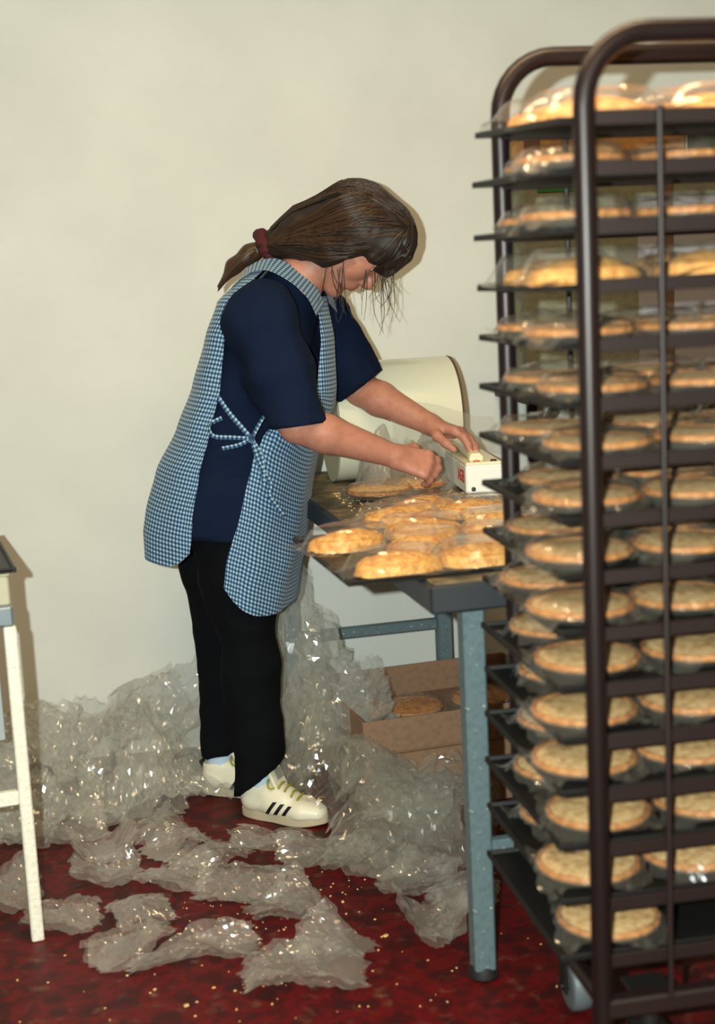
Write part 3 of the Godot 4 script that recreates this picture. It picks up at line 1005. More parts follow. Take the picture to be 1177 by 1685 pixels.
func film_on_floor() -> void:
	var spots := []
	for k in 26:   # the bank along the wall
		spots.append([lerpf(-0.46, 0.20, fmod(k * 0.618, 1.0)), lerpf(0.06, 0.52, fmod(k * 0.414 + 0.1, 1.0))])
	for k in 24:   # the drift by the table
		var px := lerpf(0.38, 0.82, fmod(k * 0.618 + 0.3, 1.0))
		var pz := lerpf(0.34, 1.0, fmod(k * 0.732, 1.0))
		if px < 0.56 and pz > 0.52:   # her foot stands here
			px += 0.16
		spots.append([px, pz])
	for q in [[0.40, 0.50], [0.43, 0.55], [0.38, 0.44], [0.44, 0.47], [-0.38, 0.40], [-0.34, 0.52], [-0.42, 0.30], [-0.46, 0.5]]:
		spots.append(q)
	var banks := [MB.new(), MB.new()]
	for k in spots.size():
		var x: float = spots[k][0]
		var z: float = spots[k][1]
		var fs := folds(18, 0.11)
		var gs := folds(8, 0.10)
		var w := rng.randf_range(0.20, 0.30)
		var tilt := Basis(Vector3.UP, rng.randf() * TAU) * Basis(Vector3.RIGHT, rng.randf_range(-0.5, 0.5))
		sheet(banks[0 if x < 0.30 else 1], w, w * 0.85, 38, 0.13, fs, gs, func(p):
			var q: Vector3 = p + Vector3(x, 0, z)
			q.z = maxf(q.z, 0.012 + 0.01 * sin(q.x * 40.0 + k))
			q.y = maxf(0.005 + 0.0015 * (k % 6), heap_height(q.x, q.z) * 0.88 + p.y * 0.75)
			return q, Transform3D(tilt, Vector3.ZERO), 0.022, 0.35)
	for b in 2:
		var o := solo("film_heap", banks[b].mesh(false), mats["heap film" if b == 0 else "drift film"], ["bank of crumpled clear wrapping film piled along the foot of the cream wall", "drift of crumpled clear film spilling from under the work table past the carton"][b], "plastic film")
		o.set_meta("kind", "stuff")
	# tall pieces that stand up under the table
	var up := [[0.455, 0.45, 0.16, 0.62, "tall clear bag standing upright at the woman's knee"], [0.535, 0.45, 0.20, 0.47, "peaked clear bag draped over the table's back rail"], [0.595, 0.55, 0.18, 0.345, "rounded clear bag leaning on the open carton's corner"]]
	for q in up:
		var mb := MB.new()
		var fs := folds(14, 0.14)
		var hgt: float = q[3] - 0.15
		mb.grid(40, 34, func(u, v):
			var a: float = u * TAU
			var r: float = q[2] * 0.5 * (1.0 - 0.72 * pow(v, 1.6)) * (1.0 + 0.8 * crumple(Vector2(cos(a), sin(a)) * 0.4 + Vector2(0, v - 0.5), fs) / 0.14)
			var cr := crease(Vector3(cos(a) * r, hgt * v, sin(a) * r) * 1.4 + Vector3(q[0] * 30.0, 0, 0))
			return Vector3(cos(a) * r * (1.0 + 0.35 * cr), 0.15 + hgt * v + 0.3 * crumple(Vector2(u - 0.5, v - 0.5), fs) + 0.02 * cr, sin(a) * r * 0.6 * (1.0 + 0.35 * cr)))
		solo("film_bag", mb.mesh(false), mats["heap film"], q[4], "plastic film", Vector3(q[0], 0, q[1]))
	# bags lying loose on the red floor: x, z, width, depth, turn, what tells it apart
	var loose := [
		[-0.075, 0.73, 0.17, 0.15, 0.3, "square clear bag on the red floor by the white table's stretcher, edge towards the wall"],
		[0.055, 0.66, 0.17, 0.14, 0.9, "small pale pointed clear bag standing alone before the film bank"],
		[-0.07, 0.90, 0.18, 0.19, 0.1, "clear bag overlapping another, in the column leading away from the white leg"],
		[-0.17, 1.10, 0.19, 0.13, -0.5, "triangular clear bag touching the foot of the white leg"],
		[0.0, 1.10, 0.15, 0.19, 0.2, "clear bag second along from the white leg's foot"],
		[0.08, 0.95, 0.20, 0.15, -0.3, "flat creased clear bag lying behind the long strip of film"],
		[0.17, 0.86, 0.22, 0.18, 0.7, "shiny clear bag straight in front of the woman's rear shoe"],
		[-0.03, 1.27, 0.19, 0.17, 0.5, "whitish clear bag at the near end of the middle scraps"],
		[0.10, 1.33, 0.30, 0.12, 0.15, "long rumpled strip of film reaching across the bare red floor"],
		[0.235, 1.02, 0.24, 0.20, -0.4, "wide clear bag halfway between the sneaker and the crumpled strip"],
		[0.31, 1.17, 0.18, 0.17, 0.4, "cloudy clear bag beside the spilt flour patch"],
		[0.305, 1.47, 0.28, 0.20, -0.1, "largest whitish bag, flat at the front of the litter"],
		[0.375, 1.37, 0.17, 0.18, 0.6, "whitish bag folded over the front bag's corner"],
		[0.43, 0.90, 0.24, 0.16, 0.2, "glinting clear bag bunched right in front of the sneaker's toe"],
		[0.53, 0.97, 0.24, 0.20, -0.6, "clear bag trailing out of the drift, one corner lifted"],
		[0.31, 0.79, 0.20, 0.10, -0.5, "clear bag crushed against the sneaker's sole"],
		[0.60, 1.33, 0.14, 0.22, 0.2, "narrow clear bag standing by the blue table leg"],
		[0.61, 1.13, 0.20, 0.18, 0.9, "clear bag crumpled behind the blue table leg"],
		[0.10, 0.76, 0.19, 0.14, 0.5, "clear bag at the heel of the rear shoe"],
		[-0.30, 0.93, 0.18, 0.22, 0.2, "clear bag lying under the white table's stretcher"],
		[0.69, 1.22, 0.16, 0.18, 1.1, "dim clear bag between the blue leg and the rack's caster"],
		[-0.16, 0.60, 0.22, 0.16, 0.1, "clear bag slipping off the foot of the film bank"],
	]
	for k in loose.size():
		var q: Array = loose[k]
		var mb := MB.new()
		var fs := folds(16, 0.075)
		var gs := folds(8, 0.07)
		for layer in 2:
			sheet(mb, q[2] * 0.92, q[3] * 0.92, 38, 0.10, fs, gs, func(p):
				return Vector3(p.x, maxf(0.003 + 0.0012 * (k % 7) + layer * 0.0015, p.y * 0.75 + 0.008 + layer * (0.008 + 0.012 * (1.0 - pow(absf(p.x / q[2] * 2.3), 2.0)))), p.z), Transform3D(Basis(Vector3.UP, q[4]), Vector3.ZERO), 0.011, 0.4)
		solo("clear_bag", mb.mesh(false), mats["floor film"], q[5], "plastic bag", Vector3(q[0], 0, q[1]), 0.0, "clear bags loose on the floor")

func crumbs() -> void:
	var mb := MB.new()
	for k in 260:
		var x := rng.randf_range(-0.5, 0.95)
		var z := rng.randf_range(0.8, 2.1)
		if rng.randf() < 0.6:
			x = rng.randfn(0.30, 0.14)
			z = rng.randfn(1.25, 0.20)
		var r := rng.randf_range(0.0008, 0.0024) * (2.6 if rng.randf() < 0.05 else 1.0)
		mb.box(Vector3(x, r * 0.45, z), Vector3(r * 2.2, r * 0.9, r * 1.6), Basis(Vector3.UP, rng.randf() * TAU), r * 0.4)
	var o := solo("pastry_crumbs", mb.mesh(), mats["pie lid"], "pale pastry crumbs scattered over the red floor", "crumbs")
	o.set_meta("kind", "stuff")
	mb = MB.new()
	for k in 500:
		var x := rng.randf_range(0.56, 1.0)
		var z := rng.randf_range(0.5, 1.12)
		var r := rng.randf_range(0.001, 0.003)
		mb.box(Vector3(x, 0.8 + r * 0.45, z), Vector3(r * 2.2, r * 0.9, r * 1.6), Basis(Vector3.UP, rng.randf() * TAU), r * 0.4)
	o = solo("table_crumbs", mb.mesh(), mats["pie lid"], "golden pastry crumbs strewn over the steel tabletop", "crumbs")
	o.set_meta("kind", "stuff")

# ------------------------------------------------------------------ the woman (x forward, y up, z her right)
func hand_bones(wrist: Vector3, forward: Vector3, palm: Vector3, thumb: Vector3, curls: Array, thumb_in: float) -> Array:
	var f := forward.normalized()
	var n := (palm - f * palm.dot(f)).normalized()
	var s := n.cross(f).normalized()
	if s.dot(thumb) < 0.0:
		s = -s
	var out := []
	var tips := []
	var lens := [0.068, 0.077, 0.071, 0.055]
	for k in 4:
		var off := 0.027 - 0.0185 * k
		var knuckle := wrist + f * (0.083 - 0.004 * absf(k - 1.2)) + s * off * 1.0 - n * 0.004
		out.append([wrist + s * off * 0.55 + f * 0.006, knuckle, 0.0155, 0.0112])
		var a: float = curls[k] * 0.55
		var p := knuckle
		var r := 0.0096 - 0.0006 * k
		for j in 3:
			var dir := f * cos(a) + n * sin(a) + s * (0.10 - 0.07 * k) * 0.5
			var q: Vector3 = p + dir.normalized() * lens[k] * [0.46, 0.30, 0.24][j]
			out.append([p, q, r, r * 0.9])
			p = q
			r *= 0.9
			a += curls[k] * [0.75, 0.55, 0.0][j]
		tips.append([p, r, (f * cos(a) + n * sin(a)).normalized(), (f * sin(a) - n * cos(a)).normalized()])
	out.append([wrist + f * 0.02 + n * 0.008, wrist + f * 0.06 + n * 0.007 - s * 0.012, 0.016, 0.013])
	var t0 := wrist + f * 0.018 + s * 0.020 + n * 0.006
	var t1 := t0 + (f * 0.75 + s * 0.75 + n * 0.35).normalized() * 0.040
	var t2 := t1 + (f + s * (0.35 - thumb_in) + n * (0.2 + thumb_in)).normalized() * 0.032
	var t3 := t2 + (f * 0.9 - s * thumb_in * 0.6 + n * (0.2 + thumb_in)).normalized() * 0.026
	out.append([t0, t1, 0.0165, 0.0115])
	out.append([t1, t2, 0.0115, 0.0100])
	out.append([t2, t3, 0.0100, 0.0085])
	return [out, tips]

func gingham_uv(mb: MB, first: int, rows: int, cols: int) -> void:   # laid out by length along the cloth
	var tile := 0.021
	for i in rows + 1:
		var mid := first + i * (cols + 1) + cols / 2
		var run := 0.0
		for dirn in [1, -1]:
			run = 0.0
			for j in range(0, cols / 2 + 1):
				var id: int = mid + j * dirn
				if j > 0:
					run += mb.v[id].distance_to(mb.v[id - dirn])
				mb.uv[id].x = dirn * run / tile
	for j in cols + 1:
		var run := 0.0
		for i in rows + 1:
			var id := first + i * (cols + 1) + j
			if i > 0:
				run += mb.v[id].distance_to(mb.v[id - cols - 1])
			mb.uv[id].y = run / tile

func row_at(rows: Array, y: float) -> Array:
	for i in rows.size() - 1:
		var a: Array = rows[i]
		var b: Array = rows[i + 1]
		if y <= a[0] and y >= b[0]:
			var t: float = (a[0] - y) / (a[0] - b[0])
			t = lerpf(t, smoothstep(0.0, 1.0, t), 0.3)
			return [y, lerpf(a[1], b[1], t), lerpf(a[2], b[2], t), lerpf(a[3], b[3], t)]
	return rows[0] if y > rows[0][0] else rows[-1]

func cloth_panel(rows: Array, hem: Callable, wave: float, ph: float) -> ArrayMesh:   # rows: height, middle, edge, half width
	var mb := MB.new()
	var nr := 56
	var nc := 36
	var top: float = rows[0][0]
	for side in 2:
		var first := mb.v.size()
		for i in nr + 1:
			for j in nc + 1:
				var s := float(j) / nc * 2.0 - 1.0
				var low: float = hem.call(s)
				var y := lerpf(top, low, float(i) / nr)
				var r := row_at(rows, y)
				var a := s * PI / 2
				var down := clampf((top - y) / 0.7, 0.0, 1.0)
				var w := 1.0 + wave * down * (sin(s * 7.0 + ph + y * 5.0) + 0.5 * sin(s * 15.0 - ph + y * 9.0))
				var p := Vector3(r[2] + (r[1] - r[2]) * pow(cos(a), 0.85) * w, y, r[3] * sin(a) * (1.0 + 0.25 * (w - 1.0)))
				if side == 1:
					p -= Vector3(signf(r[1] - r[2]) * cos(a), 0, sin(a)) * 0.0025
				mb.add(p)
		for i in nr:
			for j in nc:
				var q := first + i * (nc + 1) + j
				if (side == 0) == (rows[3][1] > rows[3][2]):
					mb.quad(q, q + nc + 1, q + nc + 2, q + 1)
				else:
					mb.quad(q, q + 1, q + nc + 2, q + nc + 1)
		gingham_uv(mb, first, nr, nc)
	return mb.mesh()

func ribbon(mb: MB, path: Array, half: float, across: Vector3) -> void:
	var first := mb.v.size()
	var run := 0.0
	for i in path.size():
		if i > 0:
			run += path[i].distance_to(path[i - 1])
		var t: Vector3 = (path[mini(i + 1, path.size() - 1)] - path[maxi(i - 1, 0)]).normalized()
		var s := (across - t * across.dot(t)).normalized()
		mb.add(path[i] - s * half, Vector2(0, run / 0.021))
		mb.add(path[i] + s * half, Vector2(half * 2 / 0.021, run / 0.021))
	for i in path.size() - 1:
		mb.quad(first + i * 2, first + i * 2 + 2, first + i * 2 + 3, first + i * 2 + 1)

func curve(pts: Array, n: int) -> Array:   # smooth run through the points
	var c := Curve3D.new()
	for i in pts.size():
		var t: Vector3 = (pts[mini(i + 1, pts.size() - 1)] - pts[maxi(i - 1, 0)]) / 6.0
		c.add_point(pts[i], -t, t)
	var out := []
	var l := c.get_baked_length()
	for i in n + 1:
		out.append(c.sample_baked(l * i / n, true))
	return out

func person() -> void:
	var t := thing("person", "woman in navy smock, black trousers and blue gingham tabard bending to seal packs", "person", Vector3(0.31, 0, 0.52), deg_to_rad(-24))
	var hb := Basis(Vector3(0.51, -0.86, 0), Vector3(0.86, 0.51, 0), Vector3(0, 0, 1)).orthonormalized()
	var ht := Transform3D(hb, Vector3(0.342, 1.424, 0))
	# joints
	var sh_r := Vector3(0.15, 1.262, 0.165)
	var el_r := Vector3(0.238, 1.015, 0.215)
	var wr_r := Vector3(0.440, 0.922, 0.100)
	var sh_l := Vector3(0.185, 1.255, -0.165)
	var el_l := Vector3(0.285, 1.055, -0.225)
	var wr_l := Vector3(0.476, 0.966, -0.165)
	# body: one mesh; trunk, arms with hands, head
	var body := MB.new()
	nets(body, [
		[Vector3(-0.02, 0.84, -0.06), Vector3(-0.02, 0.84, 0.06), 0.10, 0.10], [Vector3(-0.02, 0.84, 0), Vector3(0.05, 0.97, 0), 0.11, 0.10], [Vector3(0.05, 0.97, 0), Vector3(0.10, 1.16, 0), 0.10, 0.115],
		[Vector3(0.12, 1.22, -0.10), Vector3(0.12, 1.22, 0.10), 0.07, 0.07], [Vector3(0.12, 1.22, 0), Vector3(0.185, 1.33, 0), 0.09, 0.057], [Vector3(0.185, 1.33, 0), ht * Vector3(-0.015, -0.07, 0), 0.056, 0.05],
		[sh_r, el_r, 0.055, 0.044], [sh_l, el_l, 0.055, 0.044], [Vector3(0.12, 1.23, 0.08), sh_r, 0.06, 0.055], [Vector3(0.12, 1.23, -0.08), sh_l, 0.06, 0.055],
		[Vector3(0.0, 0.82, 0.085), Vector3(0.045, 0.43, 0.09), 0.085, 0.05], [Vector3(0.045, 0.43, 0.09), Vector3(0.050, 0.13, 0.085), 0.05, 0.029],
		[Vector3(-0.04, 0.82, -0.085), Vector3(-0.085, 0.42, -0.085), 0.085, 0.05], [Vector3(-0.085, 0.42, -0.085), Vector3(-0.105, 0.13, -0.075), 0.05, 0.029]], 0.013, 0.04)
	var hand_r := hand_bones(wr_r, Vector3(0.078, -0.030, -0.030), Vector3(0.20, -0.62, -0.74), Vector3(0.3, 0.9, -0.3), [1.0, 1.1, 1.18, 1.25], 0.5)
	var hand_l := hand_bones(wr_l, Vector3(0.92, -0.26, 0.22), Vector3(-0.1, -0.95, 0.12), Vector3(0, 0, 1), [0.55, 0.5, 0.6, 0.75], 0.15)
	for q in [[sh_r, el_r, wr_r, hand_r], [sh_l, el_l, wr_l, hand_l]]:
		var mid: Vector3 = q[1].lerp(q[2], 0.28)
		var bones := [[q[0].lerp(q[1], 0.55), q[1], 0.046, 0.043], [q[1], mid, 0.043, 0.045], [mid, q[2], 0.045, 0.0265], [q[2], q[2] + (q[2] - q[1]).normalized() * 0.01, 0.0265, 0.025]]
		nets(body, bones + q[3][0], 0.0042, 0.011)
	var hm := MB.new()
	var hbones := [[Vector3(-0.035, 0.03, 0), Vector3(0.02, 0.045, 0), 0.078, 0.074], [Vector3(0.042, 0.045, -0.018), Vector3(0.042, 0.045, 0.018), 0.044, 0.044]]
	for s in [-1, 1]:
		hbones += [[Vector3(0.038, -0.005, 0.018 * s), Vector3(0.045, -0.055, 0.012 * s), 0.05, 0.038], [Vector3(0.0, -0.045, 0.046 * s), Vector3(0.055, -0.098, 0.012 * s), 0.025, 0.019],
			[Vector3(0.056, -0.02, 0.034 * s), Vector3(0.050, -0.035, 0.036 * s), 0.025, 0.022], [Vector3(0.095, -0.033, 0.009 * s), Vector3(0.088, -0.033, 0.011 * s), 0.0075, 0.006],
			[Vector3(0.080, 0.030, 0.010 * s), Vector3(0.068, 0.030, 0.045 * s), 0.0095, 0.008], [Vector3(0.0755, 0.0130, 0.026 * s), Vector3(0.0745, 0.0130, 0.036 * s), 0.0115, 0.011], [Vector3(0.0, -0.02, 0.076 * s), Vector3(-0.012, 0.018, 0.080 * s), 0.006, 0.007], [Vector3(-0.012, 0.018, 0.080 * s), Vector3(-0.026, 0.004, 0.082 * s), 0.006, 0.006], [Vector3(-0.026, 0.004, 0.082 * s), Vector3(-0.012, -0.028, 0.076 * s), 0.006, 0.006]]
	hbones += [[Vector3(0.066, -0.102, 0), Vector3(0.060, -0.106, 0), 0.019, 0.018], [Vector3(0.086, 0.016, 0), Vector3(0.105, -0.026, 0), 0.0075, 0.0105], [Vector3(0.074, -0.058, -0.014), Vector3(0.074, -0.058, 0.014), 0.016, 0.016],
		[Vector3(-0.02, -0.05, 0), Vector3(-0.005, -0.15, 0), 0.050, 0.053]]
	nets(hm, hbones, 0.0036, 0.014, [], null, 0.0, [[Vector3(0.094, 0.010, 0.031), Vector3(0.092, 0.008, 0.036), 0.012, 0.011, 0.012], [Vector3(0.094, 0.010, -0.031), Vector3(0.092, 0.008, -0.036), 0.012, 0.011, 0.012]])
	body.join(hm, ht)
	part("body", body.mesh(), mats["skin"], t)
	for s in [-1, 1]:
		var eye := MB.new()
		eye.lathe([Vector2(0.0005, -0.0115), Vector2(0.006, -0.0098), Vector2(0.0102, -0.005), Vector2(0.0115, 0.0), Vector2(0.0102, 0.005), Vector2(0.006, 0.0098), Vector2(0.0005, 0.0115)], 16, ht * Vector3(0.0718, 0.009, 0.031 * s))
		var e := part("eye", eye.mesh(), mats["eye white"], t)
		var ir := MB.new()
		ir.lathe([Vector2(0.0055, 0.0), Vector2(0.0045, 0.0012), Vector2(0.0005, 0.0018)], 14, ht * Vector3(0.0825, 0.006, 0.031 * s), hb * Basis(Vector3.BACK, -PI / 2))
		part("iris", ir.mesh(), mats["iris"], e)
	var lips := MB.new()
	lips.tube([Vector3(0.080, -0.058, -0.024), Vector3(0.0895, -0.056, -0.008), Vector3(0.0895, -0.056, 0.008), Vector3(0.080, -0.058, 0.024)], [0.003, 0.0052, 0.0052, 0.003], 8)
	lips.tube([Vector3(0.080, -0.062, -0.022), Vector3(0.0875, -0.066, -0.007), Vector3(0.0875, -0.066, 0.007), Vector3(0.080, -0.062, 0.022)], [0.003, 0.0058, 0.0058, 0.003], 8)
	var lm := MB.new()
	lm.join(lips, ht)
	part("lips", lm.mesh(), mats["lip"], t)
	for h in [hand_r, hand_l]:
		for tip in h[1]:
			var nb := MB.new()
			var nz: Vector3 = tip[2].cross(tip[3]).normalized()
			nb.box(tip[0] - tip[2] * 0.001 + tip[3] * tip[1] * 0.82, Vector3(0.010, 0.0022, 0.0085), Basis(tip[2], tip[3], nz), 0.001)
			part("fingernail", nb.mesh(), mats["nail"], t)
	# smock
	var rip := FastNoiseLite.new()
	rip.seed = 5
	rip.frequency = 7.0
	rip.fractal_octaves = 2
	var sm := MB.new()
	var sd_r := (el_r - sh_r).normalized()
	var sd_l := (el_l - sh_l).normalized()
	nets(sm, [
		[Vector3(-0.02, 0.80, -0.065), Vector3(-0.02, 0.80, 0.065), 0.138, 0.138], [Vector3(0.0, 0.70, -0.07), Vector3(0.0, 0.70, 0.07), 0.14, 0.14], [Vector3(0.04, 0.82, -0.07), Vector3(0.04, 0.82, 0.07), 0.128, 0.128],
		[Vector3(0.035, 0.95, -0.055), Vector3(0.035, 0.95, 0.055), 0.118, 0.118], [Vector3(0.0, 0.80, 0.05), Vector3(0.035, 0.95, 0.055), 0.13, 0.118], [Vector3(0.0, 0.80, -0.05), Vector3(0.035, 0.95, -0.055), 0.13, 0.118],
		[Vector3(0.035, 0.95, 0.05), Vector3(0.095, 1.13, 0.06), 0.115, 0.118], [Vector3(0.035, 0.95, -0.05), Vector3(0.095, 1.13, -0.06), 0.115, 0.118],
		[Vector3(0.175, 1.10, 0.065), Vector3(0.165, 1.08, 0.06), 0.072, 0.075], [Vector3(0.175, 1.10, -0.065), Vector3(0.165, 1.08, -0.06), 0.072, 0.075],
		[Vector3(0.125, 1.215, -0.09), Vector3(0.125, 1.215, 0.09), 0.095, 0.095], [Vector3(0.13, 1.24, 0.04), Vector3(0.178, 1.308, 0.0), 0.085, 0.066], [Vector3(0.13, 1.24, -0.04), Vector3(0.178, 1.308, 0.0), 0.085, 0.066],
		[Vector3(0.13, 1.235, 0.09), sh_r, 0.082, 0.078], [Vector3(0.14, 1.235, -0.09), sh_l, 0.082, 0.078],
		[sh_r, sh_r.lerp(el_r, 0.5), 0.080, 0.074], [sh_r.lerp(el_r, 0.5), el_r + sd_r * 0.03, 0.074, 0.068], [sh_l, sh_l.lerp(el_l, 0.5), 0.080, 0.073], [sh_l.lerp(el_l, 0.5), el_l + sd_l * 0.03, 0.073, 0.068]],
		0.0105, 0.035, [[Vector3(0, 0.735, 0), Vector3(-0.05, -1, 0).normalized(), 9.0], [el_r + sd_r * 0.004, Vector3(0.10, -0.98, 0.05).normalized(), 0.115], [el_l - sd_l * 0.005, Vector3(0.55, -0.80, -0.1).normalized(), 0.115]], rip, 0.014)
	part("smock", sm.mesh(), mats["navy cloth"], t)
	# trousers
	var tr := MB.new()
	nets(tr, [
		[Vector3(-0.045, 0.84, -0.065), Vector3(-0.045, 0.84, 0.065), 0.122, 0.122], [Vector3(0.01, 0.80, 0.085), Vector3(0.035, 0.60, 0.09), 0.108, 0.088], [Vector3(0.035, 0.60, 0.09), Vector3(0.045, 0.42, 0.09), 0.088, 0.068], [Vector3(0.045, 0.42, 0.09), Vector3(0.052, 0.06, 0.085), 0.068, 0.062],
		[Vector3(-0.068, 0.80, -0.085), Vector3(-0.092, 0.62, -0.085), 0.108, 0.088], [Vector3(-0.092, 0.62, -0.085), Vector3(-0.087, 0.42, -0.085), 0.088, 0.066], [Vector3(-0.085, 0.42, -0.085), Vector3(-0.105, 0.06, -0.075), 0.066, 0.058]],
		0.0115, 0.03, [[Vector3(0.052, 0.105, 0.085), Vector3(0.60, -0.80, 0).normalized(), 0.13], [Vector3(-0.105, 0.112, -0.075), Vector3(0.22, -0.97, 0).normalized(), 0.13]], rip, 0.013)
	part("trousers", tr.mesh(), mats["black cloth"], t)
	tabard(t)
	hair(t, ht)
	shoe(t, Vector3(-0.004, 0.0, 0.066), -0.20, 1.0)
	shoe(t, Vector3(-0.160, 0.0, -0.072), -0.02, -1.0)

func tabard(t: Node3D) -> void:
	var tb := Node3D.new()
	tb.name = "tabard"
	t.add_child(tb)
	tb.set_meta("label", "blue and white gingham tabard tied at the side")
	var back := [[1.375, 0.105, 0.150, 0.105], [1.345, 0.060, 0.130, 0.155], [1.30, 0.010, 0.095, 0.180], [1.22, -0.024, 0.066, 0.190], [1.10, -0.066, 0.050, 0.198], [1.0, -0.112, 0.020, 0.205], [0.90, -0.174, -0.012, 0.210], [0.80, -0.212, -0.035, 0.212], [0.75, -0.224, -0.042, 0.212], [0.64, -0.226, -0.064, 0.208]]
	part("back_panel", cloth_panel(back, func(s): return 0.694 - 0.030 * s * s + 0.045 * pow(absf(s), 14.0), 0.05, 0.7), mats["gingham"], tb)
	var front := [[1.30, 0.258, 0.255, 0.045], [1.20, 0.274, 0.262, 0.055], [1.08, 0.274, 0.250, 0.072], [1.03, 0.265, 0.190, 0.155], [0.99, 0.245, 0.150, 0.195], [0.93, 0.215, 0.122, 0.205], [0.82, 0.190, 0.090, 0.208], [0.68, 0.170, 0.040, 0.208], [0.60, 0.150, 0.026, 0.205], [0.53, 0.135, 0.030, 0.200]]
	part("front_panel", cloth_panel(front, func(s): return 0.540 + 0.085 * pow(absf(s), 5.0), 0.045, 2.1), mats["gingham"], tb)
	for s in [-1, 1]:
		var st := MB.new()
		var run := curve([Vector3(0.065, 1.335, 0.105), Vector3(0.105, 1.372, 0.098), Vector3(0.160, 1.382, 0.092), Vector3(0.215, 1.352, 0.086), Vector3(0.250, 1.315, 0.075), Vector3(0.266, 1.270, 0.060)], 20)
		var path := []
		for p in run:
			path.append(Vector3(p.x, p.y, p.z * s))
		ribbon(st, path, 0.042, Vector3(0, -0.35, s))
		part("shoulder_strap", st.mesh(), mats["gingham"], tb)
	var tie := MB.new()
	var knot := Vector3(0.128, 0.985, 0.222)
	ribbon(tie, curve([Vector3(0.046, 1.082, 0.202), Vector3(0.075, 1.045, 0.214), Vector3(0.105, 1.012, 0.220), knot], 14), 0.006, Vector3(0.5, 0.8, 0))
	ribbon(tie, curve([knot, Vector3(0.085, 0.990, 0.236), Vector3(0.040, 0.995, 0.238), Vector3(0.030, 1.02, 0.230), Vector3(0.060, 1.035, 0.226)], 20), 0.005, Vector3(0.6, 1, 0.1))
	ribbon(tie, curve([knot, Vector3(0.100, 0.972, 0.232), Vector3(0.060, 0.965, 0.236)], 10), 0.005, Vector3(0, 1, 0.3))
	ribbon(tie, curve([knot, Vector3(0.150, 1.02, 0.224), Vector3(0.163, 1.04, 0.215)], 8), 0.005, Vector3(1, 0, 0.3))
	ribbon(tie, curve([knot, Vector3(0.143, 0.93, 0.226), Vector3(0.165, 0.88, 0.215), Vector3(0.160, 0.85, 0.214), Vector3(0.190, 0.80, 0.205)], 18), 0.005, Vector3(1, 0.3, 0.2))
	ribbon(tie, curve([knot, Vector3(0.150, 0.94, 0.222), Vector3(0.150, 0.875, 0.222)], 12), 0.005, Vector3(1, 0.1, 0.2))
	tie.box(knot, Vector3(0.016, 0.018, 0.014), Basis(Vector3(1, 1, 0).normalized(), 0.6), 0.005)
	part("tie_bow", tie.mesh(), mats["gingham"], tb)

